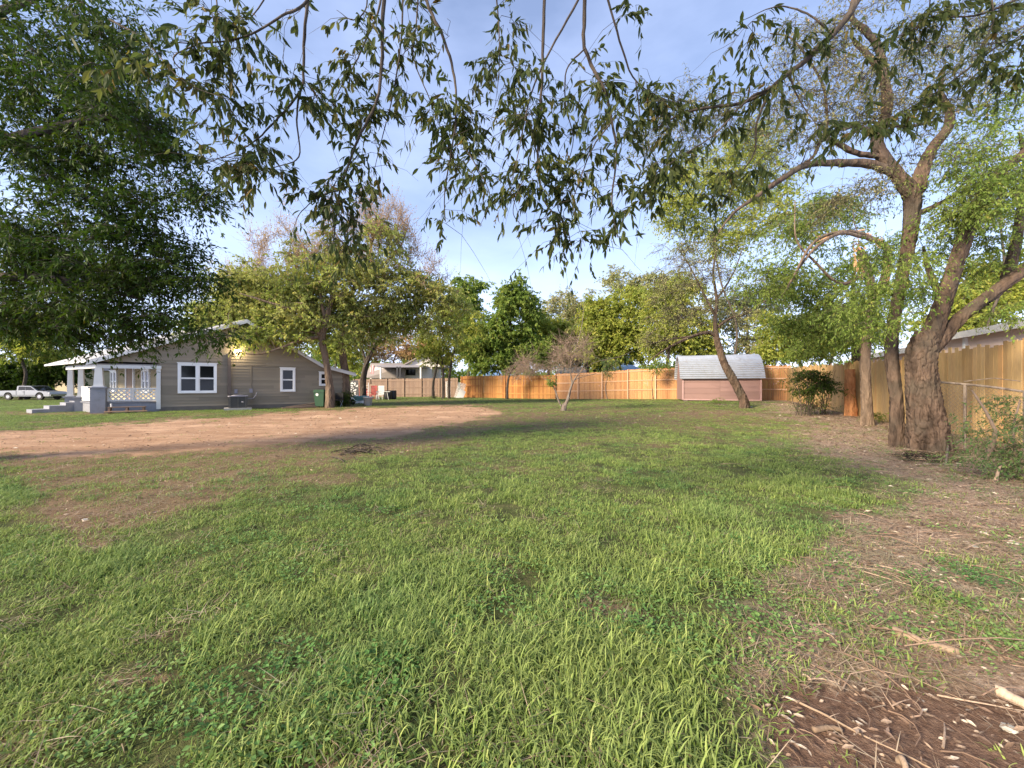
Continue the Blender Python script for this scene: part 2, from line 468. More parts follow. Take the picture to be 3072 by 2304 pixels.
def masks(X, Y):
    X = np.asarray(X, float); Y = np.asarray(Y, float)
    nz = vnoise(X, Y, 1.1, 1) * .55 + vnoise(X, Y, .37, 2) * .3 + vnoise(X, Y, .13, 3) * .15
    nf = vnoise(X, Y, .5, 7) * .5 + vnoise(X, Y, .16, 8) * .5
    px, py = lay(X, Y)
    w = np.clip((py - HY) / 120, .35, 3)            # softness grows nearer
    # sandy drive
    top = np.interp(px, [-900, 0, 490, 800, 1100, 1320, 1440, 1520], [1330, 1292, 1264, 1243, 1223, 1217, 1221, 1240])
    bot = np.interp(px, [-900, 0, 420, 830, 1250, 1420, 1520], [1430, 1362, 1358, 1340, 1300, 1262, 1238])
    d = np.minimum(py - top, bot - py) + nz * 13 * w
    drive = sstep((d + nf * 10 * w) / (12 * w) + .45) * (px < 1560)
    # thin worn ground below the drive
    bot2 = np.interp(px, [-200, 60, 200, 420, 700, 1000, 1250, 1500], [1360, 1440, 1640, 1590, 1490, 1430, 1370, 1290])
    d = np.minimum(py - (bot - 20), bot2 - py) + nz * 45
    worn = sstep(d / 60 + .4) * .8
    dd_ = np.minimum(py - (top - 14), (bot + 46) - py) + nz * 26 + nf * 14
    worn = np.maximum(worn, sstep(dd_ / 26 + .3) * .85 * (px < 1640))
    worn = np.maximum(worn, .55 * sstep(nz * 1.6 + .1) * (py < 1420) * (px > 1400) * (px < 2300))
    # leaf litter and soil right
    ed = np.interp(py, [1200, 1245, 1262, 1330, 1400, 1450, 1500, 1600, 1720, 1850, 2060, 2304, 3500], [2290, 2330, 2370, 2390, 2520, 2680, 2700, 2540, 2330, 2160, 2190, 2320, 2600])
    d = px - ed + nz * 130 + nf * 70
    litter = sstep(d / 230 + .5)
    litter = np.where(Y > 29, 0, litter) 
    # green weeds in the litter
    g1 = np.exp(-(((px - 2350) / 230) ** 2 + ((py - 1900) / 150) ** 2)) * (nf > -.15)
    g2 = np.exp(-(((px - 2850) / 150) ** 2 + ((py - 1780) / 90) ** 2)) * (nf > -.1)
    litter = litter * (1 - .8 * np.clip(g1 + g2, 0, 1))
    # bare dark soil patch
    pz = inside(px + nz * 60, py + nf * 35, [(2240, 2080), (2420, 2040), (2700, 2070), (3400, 2080), (3600, 3000), (2400, 3200), (2330, 2304), (2280, 2200)])
    soil = pz.astype(float)
    bare = np.zeros_like(px)
    for (cx, cy, rx, ry, a) in [(1810, 1820, 110, 60, 1), (270, 1640, 70, 30, .9), (780, 2190, 100, 40, .8), (420, 2040, 120, 22, .8), (210, 1545, 190, 50, .65),
                                (1000, 1440, 120, 20, .6), (2480, 1430, 60, 10, .5), (900, 2280, 160, 45, .7), (2730, 1600, 110, 40, 1), (60, 2250, 120, 60, .6), (1650, 1355, 120, 8, .5),
                                (2680, 1680, 150, 30, .9), (500, 1900, 60, 16, .5), (1900, 1850, 70, 30, .7), (2180, 1240, 200, 8, .5), (120, 1240, 260, 6, .8)]:
        e = ((px - cx) / rx) ** 2 + ((py - cy) / ry) ** 2 + nf * .9
        bare = np.maximum(bare, a * sstep(1.25 - e))
    e = ((px - 2795) / 120) ** 2 + ((py - 1366) / 26) ** 2 + nf * .9  # shade of the hollow at the big trunk's foot, painted into the ground
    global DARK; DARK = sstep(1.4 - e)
    return drive, worn, litter, soil, bare

# ------------------------------------------------------------------ ground
def groundmat():
    m, t, p, o = nmat('ground')
    n1 = noise(t, 2.2, 6, .65); n2 = noise(t, 30, 5, .7); n3 = noise(t, 140, 3, .6)
    grass = ramp(t, n1, [(.3, (.035, .042, .018)), (.5, (.075, .09, .03)), (.72, (.14, .125, .06))])
    grass = mixc(t, math_(t, 'MULTIPLY', math_(t, 'SUBTRACT', n2, .5, True), 3.5, True), grass, (.13, .10, .06))
    worn = ramp(t, n2, [(.3, (.12, .078, .05)), (.55, (.235, .155, .095)), (.8, (.36, .26, .165))])
    # driveway: tyre streaks run along it
    st = noise(t, 1.0, 6, .65, sc=(.35, 2.6, 1)); 
    drive = ramp(t, st, [(.3, (.31, .185, .11)), (.5, (.42, .265, .16)), (.7, (.54, .37, .235))])
    drive = mixc(t, math_(t, 'MULTIPLY', math_(t, 'SUBTRACT', n3, .42, True), 3.2, True), drive, (.30, .17, .11))
    drive = mixc(t, math_(t, 'MULTIPLY', math_(t, 'SUBTRACT', noise(t, 1.0, 5, .7, sc=(.22, 7, 1)), .5, True), 3.0, True), drive, (.27, .155, .10))
    drive = mixc(t, math_(t, 'MULTIPLY', math_(t, 'SUBTRACT', noise(t, .5, 5, .7), .5, True), 4, True), drive, (.66, .44, .29))
    lit = ramp(t, n2, [(.28, (.13, .085, .06)), (.46, (.29, .205, .145)), (.62, (.46, .35, .26)), (.8, (.62, .51, .40))])
    soil = ramp(t, n2, [(.3, (.095, .055, .038)), (.55, (.18, .112, .078)), (.8, (.28, .19, .135))])
    c = mixc(t, attr(t, 'worn'), grass, worn)
    c = mixc(t, attr(t, 'bare'), c, worn)
    c = mixc(t, attr(t, 'litter'), c, lit)
    c = mixc(t, attr(t, 'soil'), c, soil)
    c = mixc(t, attr(t, 'drive'), c, drive)
    c = mixc(t, attr(t, 'dark'), c, (.018, .013, .011))  # hollow's darkness is ground colour only, no opening is modelled
    t.links.new(c, p.inputs['Base Color']); p.inputs['Roughness'].default_value = .95; p.inputs['Specular IOR Level'].default_value = .1
    bump(t, p, math_(t, 'ADD', n2, math_(t, 'MULTIPLY', n3, .5)), .8, .03)
    return m
M['ground'] = groundmat()

def build_ground():
    ys = [-8, -5, -3, -1.5, -.5, .3]
    y = .8
    while y < 60: ys.append(y); y += .018 * (y + .6) + .006
    while y < 900: ys.append(y); y *= 1.12
    ys = np.array(ys)
    u = np.linspace(-1, 1, 521); u = np.sign(u) * (np.abs(u) * 1.0)
    wid = np.where(ys < .5, 8, ys * 1.9 + 6); wid = np.where(ys > 60, ys * 3 + 30, wid)
    X = u[None, :] * wid[:, None]; Y = np.repeat(ys[:, None], len(u), 1)
    dr, wn, lt, so_, br = masks(X, Y)
    Z = terr(X, Y)
    rough = vnoise(X, Y, .35, 21) * .012 + vnoise(X, Y, .09, 22) * .006
    Z = Z + rough * np.clip(1.3 - Y / 25, 0, 1) - so_ * .01
    V = np.stack([X, Y, Z], -1).reshape(-1, 3)
    nr, nc = X.shape
    i = np.arange(nr - 1)[:, None] * nc; j = np.arange(nc - 1)[None, :]
    Q = np.stack([i + j, i + j + 1, i + nc + j + 1, i + nc + j], -1).reshape(-1, 4)
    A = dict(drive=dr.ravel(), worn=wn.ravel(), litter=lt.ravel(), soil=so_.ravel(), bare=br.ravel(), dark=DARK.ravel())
    fd = A['drive'][Q].mean(1) > .5
    fl = ((A['litter'] + A['soil'])[Q].mean(1) > .5) & ~fd
    for name, sel in (('ground', ~fd & ~fl), ('dirt_driveway', fd), ('bare_soil', fl)):
        q = Q[sel]; used, inv = np.unique(q, return_inverse=True)
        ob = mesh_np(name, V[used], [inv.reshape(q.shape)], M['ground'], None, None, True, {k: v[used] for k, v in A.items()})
        tag(ob, kind='structure')
build_ground()

# ------------------------------------------------------------------ geometry-node scatter
def scatter(name, tufts, P, rotz, tilt, scl, which, mat_label, cat):
    """P points; instances picked from the tuft meshes"""
    cl = bpy.data.collections.new(name + '_kinds')
    for i, tm in enumerate(tufts):
        ob = bpy.data.objects.new('%s_kind' % name, tm); cl.objects.link(ob)
    me = bpy.data.meshes.new(name)
    me.vertices.add(len(P)); me.vertices.foreach_set('co', np.asarray(P, np.float32).reshape(-1))
    a = me.attributes.new('rot', 'FLOAT_VECTOR', 'POINT'); a.data.foreach_set('vector', np.stack([tilt[0], tilt[1], rotz], -1).astype(np.float32).reshape(-1))
    a = me.attributes.new('scl', 'FLOAT', 'POINT'); a.data.foreach_set('value', scl.astype(np.float32))
    a = me.attributes.new('which', 'INT', 'POINT'); a.data.foreach_set('value', which.astype(np.int32))
    o = bpy.data.objects.new(name, me); COL.objects.link(o)
    g = bpy.data.node_groups.new(name + '_nodes', 'GeometryNodeTree')
    g.interface.new_socket('Geometry', in_out='INPUT', socket_type='NodeSocketGeometry')
    g.interface.new_socket('Geometry', in_out='OUTPUT', socket_type='NodeSocketGeometry')
    gi = g.nodes.new('NodeGroupInput'); go = g.nodes.new('NodeGroupOutput')
    ip = g.nodes.new('GeometryNodeInstanceOnPoints')
    ci = g.nodes.new('GeometryNodeCollectionInfo'); ci.inputs['Collection'].default_value = cl
    ci.inputs['Separate Children'].default_value = True; ci.inputs['Reset Children'].default_value = True
    ip.inputs['Pick Instance'].default_value = True
    def na(n, ty):
        x = g.nodes.new('GeometryNodeInputNamedAttribute'); x.data_type = ty; x.inputs['Name'].default_value = n
        return [s for s in x.outputs if s.enabled and s.name == 'Attribute'][0]
    e2r = g.nodes.new('FunctionNodeEulerToRotation')
    g.links.new(gi.outputs[0], ip.inputs['Points']); g.links.new(ci.outputs[0], ip.inputs['Instance'])
    g.links.new(na('which', 'INT'), ip.inputs['Instance Index'])
    g.links.new(na('rot', 'FLOAT_VECTOR'), e2r.inputs[0]); g.links.new(e2r.outputs[0], ip.inputs['Rotation'])
    g.links.new(na('scl', 'FLOAT'), ip.inputs['Scale'])
    g.links.new(ip.outputs[0], go.inputs[0])
    md = o.modifiers.new('scatter', 'NODES'); md.node_group = g
    tag(o, mat_label, cat, kind='stuff')
    return o

def instmat(name, stops, trans=.3, nscale=.45, alt=(.2, .18, .07), altamt=1.0, tipcol=None):
    m, t, p, o = nmat(name)
    oi = t.nodes.new('ShaderNodeObjectInfo')
    f = math_(t, 'ADD', math_(t, 'MULTIPLY', oi.outputs['Random'], .5), math_(t, 'MULTIPLY', attr(t, 'rnd'), .5))
    c = ramp(t, f, stops)
    # slow change over the lawn, by the place of the tuft
    n = t.nodes.new('ShaderNodeTexNoise'); n.inputs['Scale'].default_value = nscale; n.inputs['Detail'].default_value = 4
    t.links.new(oi.outputs['Location'], n.inputs['Vector'])
    k = math_(t, 'MULTIPLY', math_(t, 'SUBTRACT', n.outputs['Fac'], .47, True), 5 * altamt, True)
    c = mixc(t, k, c, alt)
    n2 = t.nodes.new('ShaderNodeTexNoise'); n2.inputs['Scale'].default_value = .9; n2.inputs['Detail'].default_value = 3
    mp_ = t.nodes.new('ShaderNodeMapping'); mp_.inputs['Location'].default_value = (31, 17, 5)
    t.links.new(oi.outputs['Location'], mp_.inputs[0]); t.links.new(mp_.outputs[0], n2.inputs['Vector'])
    k2 = math_(t, 'MULTIPLY', math_(t, 'SUBTRACT', n2.outputs['Fac'], .53, True), 4, True)
    c = mixc(t, math_(t, 'MULTIPLY', k2, .8), c, (.06, .19, .05))
    if tipcol: c = mixc(t, math_(t, 'MULTIPLY', attr(t, 'tip'), .5), c, tipcol)
    t.links.new(c, p.inputs['Base Color']); p.inputs['Roughness'].default_value = .5; p.inputs['Specular IOR Level'].default_value = .14
    tr = t.nodes.new('ShaderNodeBsdfTranslucent'); t.links.new(c, tr.inputs['Color'])
    ms = t.nodes.new('ShaderNodeMixShader'); ms.inputs[0].default_value = trans
    t.links.new(p.outputs[0], ms.inputs[1]); t.links.new(tr.outputs[0], ms.inputs[2]); t.links.new(ms.outputs[0], o.inputs[0])
    return m
M['grass'] = instmat('grass_blade', [(0, (.03, .07, .014)), (.35, (.095, .185, .034)), (.7, (.215, .325, .062)), (.88, (.38, .44, .12)), (.95, (.46, .45, .17)), (1, (.55, .44, .27))], .35, alt=(.20, .275, .055), altamt=.6, tipcol=(.52, .56, .22))
M['weed'] = instmat('weed_leaf', [(0, (.06, .14, .035)), (.5, (.12, .23, .06)), (1, (.24, .34, .12))], .25, alt=(.20, .29, .09))
M['straw'] = instmat('straw', [(0, (.17, .12, .08)), (.5, (.33, .25, .17)), (1, (.56, .46, .33))], .15, alt=(.24, .16, .10), altamt=.5)

def blade_mesh(name, nb, lo, hi, wid, spread, lean, mat, flat=False, segs=4, r=None):
    r = r or rng
    V = []; Q = []; A = []; T = []; c = 0
    for b in range(nb):
        L = r.uniform(lo, hi); w = wid * r.uniform(.7, 1.25)
        a = r.uniform(0, 2 * np.pi); az = r.uniform(0, 2 * np.pi)
        base = np.array([math.cos(a), math.sin(a), 0]) * spread * math.sqrt(r.uniform())
        d = np.array([math.cos(az), math.sin(az), 0]); s = np.array([-d[1], d[0], 0])
        th0 = min(1.4, abs(r.normal(0, .75)) + .15) if not flat else r.uniform(1.2, 1.5)
        bend = r.uniform(.3, 1.0) * lean if not flat else r.uniform(0, .25)
        tw = r.uniform(-.5, .5)
        p = base.copy(); 
        if flat: p[2] = r.uniform(.002, .02)
        rr = r.uniform()
        for k in range(segs + 1):
            q = k / segs; th = th0 + bend * q * q * 1.6
            ww = w * (1 - q ** 2.2) * .5 + 1e-4
            sd_ = s * math.cos(tw * q) + np.array([0, 0, 1]) * math.sin(tw * q)
            V += [p - sd_ * ww, p + sd_ * ww]; T += [q, q]
            if k < segs:
                p = p + (d * math.sin(th) + np.array([0, 0, 1]) * math.cos(th)) * L / segs
                Q.append((c, c + 1, c + 3, c + 2)); A.append(rr)
            c += 2
    me = bpy.data.meshes.new(name); me.from_pydata([tuple(map(float, v)) for v in V], [], Q)
    at_ = me.attributes.new('rnd', 'FLOAT', 'FACE'); at_.data.foreach_set('value', np.array(A, np.float32))
    at_ = me.attributes.new('tip', 'FLOAT', 'POINT'); at_.data.foreach_set('value', np.array(T, np.float32))
    me.polygons.foreach_set('use_smooth', np.ones(len(Q), bool))
    me.materials.append(mat)
    return me

def leafy_mesh(name, n, rad, ls, mat):
    P = []; D = []; Nn = []
    for i in range(n):
        a = rng.uniform(0, 6.28); q = rad * math.sqrt(rng.uniform()); z = rng.uniform(.01, .05)
        P.append((q * math.cos(a), q * math.sin(a), z)); a2 = a + rng.normal(0, .8)
        D.append((math.cos(a2), math.sin(a2), rng.uniform(-.1, .5))); Nn.append((rng.normal(0, .3), rng.normal(0, .3), 1))
    V, Q, k = leaves_np(np.array(P), np.array(D), np.array(Nn), rng.uniform(.7, 1.2, n) * ls, rng.uniform(.55, .8, n) * ls)
    me = bpy.data.meshes.new(name); me.from_pydata(V.tolist(), [], Q.tolist())
    at_ = me.attributes.new('rnd', 'FLOAT', 'FACE'); at_.data.foreach_set('value', np.tile(rng.uniform(0, 1, n), 2).astype(np.float32))
    me.attributes.new('tip', 'FLOAT', 'POINT')
    me.materials.append(mat)
    return me

def sample_ground(d0, y0=.75, y1=46, ref=2.0, expo=1.25, side=1.42):
    """points with density d0 per m2 at ref metres falling as 1/Y^expo"""
    yy = np.linspace(y0, y1, 4000)
    dens = d0 * np.minimum(1.0, (ref / yy)) ** expo
    lam = dens * 2 * (side * yy + .8)
    cdf = np.concatenate([[0], np.cumsum((lam[1:] + lam[:-1]) / 2 * np.diff(yy))])
    n = int(cdf[-1])
    Y = np.interp(rng.uniform(0, cdf[-1], n), cdf, yy)
    X = rng.uniform(-1, 1, n) * (side * Y + .8)
    return X, Y

# footprints where no grass stands
def blocked(X, Y):
    b = np.zeros(X.shape, bool)
    # beyond the back fence lines
    yl = np.interp(X, [-60, -19, -4.7, -1.9, 20.3, 40], [70, 50, 44.6, 43.8, 28.3, 10])
    b |= Y > yl
    b |= X > 11.55 + (Y - 8.6) * .444
    return b

def grow_grass():
    kinds = [blade_mesh('grass_tuft', 20, .02, .062, .0048, .085, 1.6, M['grass']) for _ in range(5)]
    kinds += [blade_mesh('grass_tuft_tall', 17, .045, .105, .0055, .075, 1.9, M['grass']) for _ in range(3)]
    kinds += [blade_mesh('grass_tuft_low', 20, .02, .058, .005, .09, 1.5, M['grass'], segs=3) for _ in range(3)]
    X, Y = sample_ground(1150, expo=1.12)
    dr, wn, lt, so_, br = masks(X, Y)
    pr = (1 - .985 * dr) * (1 - .86 * wn) * (1 - .93 * lt) * (1 - .97 * so_) * (1 - .85 * br)
    cl = vnoise(X, Y, .45, 31) * .5 + vnoise(X, Y, .15, 32) * .5
    pr = pr * np.clip(.66 + cl * 1.25, np.interp(Y, [2, 5, 9], [.05, .25, .5]), 1)
    keep = (rng.uniform(0, 1, len(X)) < pr) & ~blocked(X, Y)
    X, Y, wn, lt, br, dr, cl = X[keep], Y[keep], wn[keep], lt[keep], br[keep], dr[keep], cl[keep]
    hgt = vnoise(X, Y, 1.3, 33) * .5 + vnoise(X, Y, .5, 34) * .5
    px, py = lay(X, Y)
    tall = (hgt > np.interp(Y, [1, 3, 6, 9], [-.15, .0, .3, .5])) & (Y < 9) & (wn + lt + br < .4)
    low = (hgt < -.12) | (wn + lt + br + dr > .45)
    which = np.where(tall & (rng.uniform(size=len(X)) < .75), rng.integers(5, 8, len(X)), np.where(low, rng.integers(8, 11, len(X)), rng.integers(0, 5, len(X))))
    far = np.clip(Y / 14, 0, 1)
    sc = rng.uniform(.75, 1.25, len(X)) * (1 + .55 * far) * (1 + .15 * hgt + .25 * cl)
    sc *= np.interp(Y, [1.5, 3.5, 9, 14], [1.0, .82, .72, .76])
    P = np.stack([X, Y, terr(X, Y) - .004], -1)
    scatter('grass', kinds, P, rng.uniform(0, 6.28, len(X)), (rng.normal(0, .14, len(X)), rng.normal(0, .14, len(X))), sc, which, 'green lawn grass with yellow-green blades over the yard', 'grass')
    # broad-leaved weeds
    kinds = [leafy_mesh('weed_patch', 30, .085, .021, M['weed']) for _ in range(4)]
    X, Y = sample_ground(90, y1=26)
    dr, wn, lt, so_, br = masks(X, Y)
    px, py = lay(X, Y)
    cl = vnoise(X, Y, .8, 41) + .9 * np.exp(-(((px - 2330) / 300) ** 2 + ((py - 1900) / 170) ** 2)) + .6 * np.exp(-(((px - 2850) / 180) ** 2 + ((py - 1780) / 90) ** 2))
    keep = (cl > rng.uniform(-.25, .45, len(X))) & (so_ < .3) & (rng.uniform(size=len(X)) > wn * .75 + br * .8) & (dr < .3) & ~blocked(X, Y)
    X, Y = X[keep], Y[keep]
    scatter('weeds', kinds, np.stack([X, Y, terr(X, Y)], -1), rng.uniform(0, 6.28, len(X)), (np.zeros(len(X)), np.zeros(len(X))), rng.uniform(.6, 1.3, len(X)), rng.integers(0, 4, len(X)), 'low broad-leaved weeds and clover among the grass', 'weeds')
    # dry thatch
    kinds = [blade_mesh('dry_straw', 14, .03, .15, .0026, .12, .4, M['straw'], flat=True, segs=3) for _ in range(4)]
    X, Y = sample_ground(200, y1=36, expo=1.1)
    dr, wn, lt, so_, br = masks(X, Y)
    pr = .09 + .25 * wn + .9 * lt + .5 * br - .93 * so_ - .3 * dr
    keep = (rng.uniform(size=len(X)) < pr) & ~blocked(X, Y)
    X, Y = X[keep], Y[keep]
    scatter('dry_grass', kinds, np.stack([X, Y, terr(X, Y) + .004], -1), rng.uniform(0, 6.28, len(X)), (np.zeros(len(X)), np.zeros(len(X))), rng.uniform(.7, 1.5, len(X)), rng.integers(0, 4, len(X)), 'dry straw and dead grass lying on the worn ground', 'dry grass')
grow_grass()

# wood chips, shredded bark and twigs
def litter():
    X, Y = sample_ground(900, y1=26, expo=1.05)
    dr, wn, lt, so_, br = masks(X, Y)
    keep = (rng.uniform(size=len(X)) < (.95 * lt * (1 - .6 * so_) + .4 * so_ + .12 * wn + .12 * br + .10 * dr)) & ~blocked(X, Y)
    X, Y = X[keep], Y[keep]; n = len(X)
    a = rng.normal(-.55, .7, n); D = np.stack([np.cos(a), np.sin(a), rng.normal(0, .12, n)], -1)
    Nn = np.stack([rng.normal(0, .35, n), rng.normal(0, .35, n), np.ones(n)], -1)
    L = np.clip(rng.lognormal(-3.9, .5, n), .005, .045) * (1 + Y * .11); W = L * rng.uniform(.12, .4, n)
    P = np.stack([X, Y, terr(X, Y) + rng.uniform(.004, .02, n)], -1)
    V, Q, k = leaves_np(P, D, Nn, L, W)
    # give the chips some thickness
    V2 = V.copy(); V2[:, 2] += .004
    Qb = Q + len(V)
    o = mesh_np('wood_chips', np.concatenate([V, V2]), [Q[:, ::-1], Qb], M['chips'], None, np.tile(rng.uniform(0, 1, n) ** 1.25, 4))
    tag(o, 'brown and pale wood chips and bark shreds littering the bare ground', 'wood chips', kind='stuff')
    # thin twigs
    X, Y = sample_ground(60, y1=18, expo=1.0)
    dr, wn, lt, so_, br = masks(X, Y)
    keep = (rng.uniform(size=len(X)) < (.9 * lt + .2 * so_ + .02)) & ~blocked(X, Y)
    X, Y = X[keep], Y[keep]; n = len(X)
    a = rng.normal(-.5, .8, n); L = rng.lognormal(-1.9, .6, n); b = rng.normal(0, .7, n)
    tt = np.linspace(0, 1, 5)
    ang = a[:, None] + b[:, None] * tt[None]
    PX = X[:, None] + L[:, None] * tt * np.cos(ang); PY = Y[:, None] + L[:, None] * tt * np.sin(ang)
    PZ = terr(PX, PY) + rng.uniform(.006, .03, n)[:, None] + np.sin(tt * 3.14)[None] * (L * .06)[:, None]
    R = (rng.uniform(.0015, .005, n))[:, None] * (1 - .6 * tt)[None]
    V, Q = tube_np(np.stack([PX, PY, PZ], -1), R, 4)
    o = mesh_np('fallen_twigs', V, [Q], M['chips'], None, np.repeat(rng.uniform(.05, .8, n), 16))
    tag(o, 'thin grey-brown twigs scattered over the leaf litter', 'twigs', kind='stuff')
litter()

# ------------------------------------------------------------------ trees
def crom(P, m=6):
    P = np.array(P, float); n = len(P)
    Q = np.vstack([2 * P[0] - P[1], P, 2 * P[-1] - P[-2]]); out = []
    for i in range(n - 1):
        p0, p1, p2, p3 = Q[i:i + 4]
        for k in range(m):
            t_ = k / m
            out.append(.5 * ((2 * p1) + (-p0 + p2) * t_ + (2 * p0 - 5 * p1 + 4 * p2 - p3) * t_ ** 2 + (-p0 + 3 * p1 - 3 * p2 + p3) * t_ ** 3))
    out.append(P[-1]); return np.array(out)

class Tree:
    def __init__(s, seed=1):
        s.r = np.random.default_rng(seed)
        s.nodes = []; s.nrad = []
        s.tv = []; s.tq = []; s.tn = 0          # trunk mesh
        s.bv = []; s.bq = []; s.bn = 0          # branches
        s.lv = []; s.lb = []; s.ln = 0; s.lr = []
        s.extra = []
    def limb(s, pts, r0=None, r1=None, radii=None, n=12, wob=.02, trunk=True, lump=.08):
        """pts: world points"""
        pts = [np.array(q, float) for q in pts]
        if trunk and pts[0][2] < .15 and pts[1][2] > pts[0][2] and np.hypot(*(pts[1] - pts[0])[:2]) < .35: pts[0] = np.array([pts[1][0], pts[1][1], pts[0][2] - .3])
        rm = max(radii) if radii is not None else r0; fine = trunk and rm > .1
        if fine: n = int(np.clip(rm * 420, 24, 150))
        K0 = len(pts); P = crom(pts, 22 if fine else 6); K = len(P)
        q = np.linspace(0, 1, K)
        R = np.interp(q, np.linspace(0, 1, K0), radii) if radii is not None else r0 + (r1 - r0) * q
        if not fine: P = P + s.r.normal(0, 1, P.shape) * wob * R[:, None] * 2
        V, Q = tube_np(P[None], R[None], n)
        V = V.reshape(K, n, 3); C = P[:, None, :]
        if fine:
            an = np.arange(n)[None, :] * 2 * np.pi / n + np.zeros((K, 1)); ln = np.concatenate([[0], np.cumsum(np.linalg.norm(np.diff(P, axis=0), axis=1))])[:, None] + np.zeros((1, n)); sd_ = int(s.r.integers(1, 999))
            xx = np.abs(an - np.pi) * R[:, None] * 1.0
            ridge = np.abs(vnoise(xx + 7 + .012 * np.sin(ln * 23), ln * .36 + .02 * np.sin(an * 5), .042, sd_)) ; ridge2 = vnoise(xx + 3, ln * .8, .03, sd_ + 1)
            big = vnoise(np.cos(an) * 1.3 + 5, np.sin(an) * 1.3 + ln * .9 + 5, .8, sd_ + 2)
            amp = np.minimum(.038, .12 * R)[:, None]
            dR = (-(1 - ridge * 2.4).clip(0, 1) * 1.0 + ridge2 * .35) * amp + big * R[:, None] * .13
            V = (C + (V - C) * (1 + dR[:, :, None] / R[:, None, None])).reshape(-1, 3)
        jit = 1 + lump * s.r.normal(0, 1, (K, n, 1)) + lump * .7 * np.sin(np.arange(n) * 2.1 + s.r.uniform(0, 6))[None, :, None]
        if not fine: V = (C + (V - C) * jit).reshape(-1, 3)
        cap = np.array([[(K - 1) * n + i for i in range(n)]])
        if trunk:
            s.tv.append(V); s.tq.append((Q + s.tn, cap + s.tn)); s.tn += len(V)
        else:
            s.bv.append(V); s.bq.append(Q + s.bn); s.bn += len(V)
        s.nodes += list(P[1:]); s.nrad += list(R[1:])
        return P, R
    def grow(s, C, up=.15, rk=.010, jag=.09, K=7, rmax=.09, sides=5):
        """join each cluster point to the skeleton"""
        C = np.asarray(C, float)
        N0 = np.array(s.nodes)
        d0 = np.array([np.min(np.linalg.norm(N0 - c, axis=1)) for c in C])
        order = np.argsort(d0); arr = np.array(s.nodes); rad = np.array(s.nrad)
        PP = []; RR = []
        for i in order:
            c = C[i]; d = np.linalg.norm(arr - c, axis=1)
            low = np.clip(arr[:, 2] - c[2], 0, None)
            j = np.argmin(d + low * .5)
            a = arr[j]; L = np.linalg.norm(c - a)
            if L < .02: continue
            m_ = (a + c) / 2 + np.array([0, 0, up * L]) + s.r.normal(0, .12, 3) * L
            q = np.linspace(0, 1, K)[:, None]
            P = (1 - q) ** 2 * a + 2 * q * (1 - q) * m_ + q * q * c
            P[1:-1] += s.r.normal(0, jag, (K - 2, 3)) * L / K
            r0 = min(rad[j] * .8, rk * (.5 + L), rmax); r1 = max(r0 * .3, rk * .25)
            R = r0 + (r1 - r0) * q[:, 0]
            PP.append(P); RR.append(R)
            arr = np.vstack([arr, P[1:]]); rad = np.concatenate([rad, R[1:]])
        if PP:
            V, Q = tube_np(np.array(PP), np.array(RR), sides)
            s.bv.append(V); s.bq.append(Q + s.bn); s.bn += len(V)
        s.nodes = list(arr); s.nrad = list(rad)
        return C
    def twigs(s, C, nt=6, tl=.6, nl=8, ls=.1, lw=.42, droop=.5, near=False, spreadz=.6, tr=.004, leafp=1.0, hang=.5, outward=None, sides=3, stem=True, tr_min=0):
        C = np.repeat(np.asarray(C, float), nt, 0); n = len(C)
        if n == 0: return
        d = s.r.normal(0, 1, (n, 3)); d[:, 2] *= spreadz
        if outward is not None: d += norm(C - outward) * .9
        d = norm(d); L = tl * s.r.uniform(.5, 1.25, n)
        K = 5; q = np.linspace(0, 1, K)[None, :, None]
        P = C[:, None, :] + d[:, None, :] * L[:, None, None] * q
        P[:, :, 2] -= (droop * L)[:, None] * (q[:, :, 0] ** 2)
        P[:, 1:] += s.r.normal(0, .03, (n, K - 1, 3)) * L[:, None, None]
        if stem:
            R = tr * (1 - .7 * q[:, :, 0]) * np.ones((n, 1))
            V, Q = tube_np(P, R, sides); s.bv.append(V); s.bq.append(Q + s.bn); s.bn += len(V)
        # leaves along the twig
        if nl <= 0: return
        u = s.r.uniform(.15, 1, (n, nl)); u[:, -1] = 1
        f = u * (K - 1); k = np.minimum(f.astype(int), K - 2); w = (f - k)[..., None]
        idx = np.arange(n)[:, None]
        pos = P[idx, k] * (1 - w) + P[idx, k + 1] * w
        tan = norm(P[idx, k + 1] - P[idx, k])
        side = norm(s.r.normal(0, 1, (n, nl, 3)))
        D = norm(tan * .7 + side * .8 + np.array([0, 0, -hang]))
        Nn = norm(s.r.normal(0, .6, (n, nl, 3)) + np.array([0, 0, .8]))
        keep = (s.r.uniform(0, 1, (n, nl)) < leafp).ravel()
        pos = pos.reshape(-1, 3)[keep]; D = D.reshape(-1, 3)[keep]; Nn = Nn.reshape(-1, 3)[keep]; m_ = len(pos)
        LL = ls * (s.r.uniform(.35, 1.35, m_) if near else s.r.uniform(.6, 1.25, m_))
        s.leaf(pos, D, Nn, LL, LL * lw * s.r.uniform(.8, 1.2, m_), near, np.repeat(s.r.uniform(0, 1, n), nl)[keep])
    def leaf(s, pos, D, Nn, L, W, near, base=None):
        V, Q, k = leaves_np(pos, D, Nn, L, W, near)
        m_ = len(pos)
        v = s.r.uniform(0, 1, m_)
        if base is not None: v = v * .6 + base * .4
        s.lv.append(V)
        if near: s.lb += [Q[0] + s.ln, Q[1] + s.ln]; s.lr += [np.tile(v, 4), np.tile(v, 4)]
        else: s.lb.append(Q + s.ln); s.lr.append(np.tile(v, 2))
        s.ln += len(V)
    def stash(s, name, mat):
        s.extra.append((name, mat, s.lv, s.lb, s.lr)); s.lv = []; s.lb = []; s.ln = 0; s.lr = []
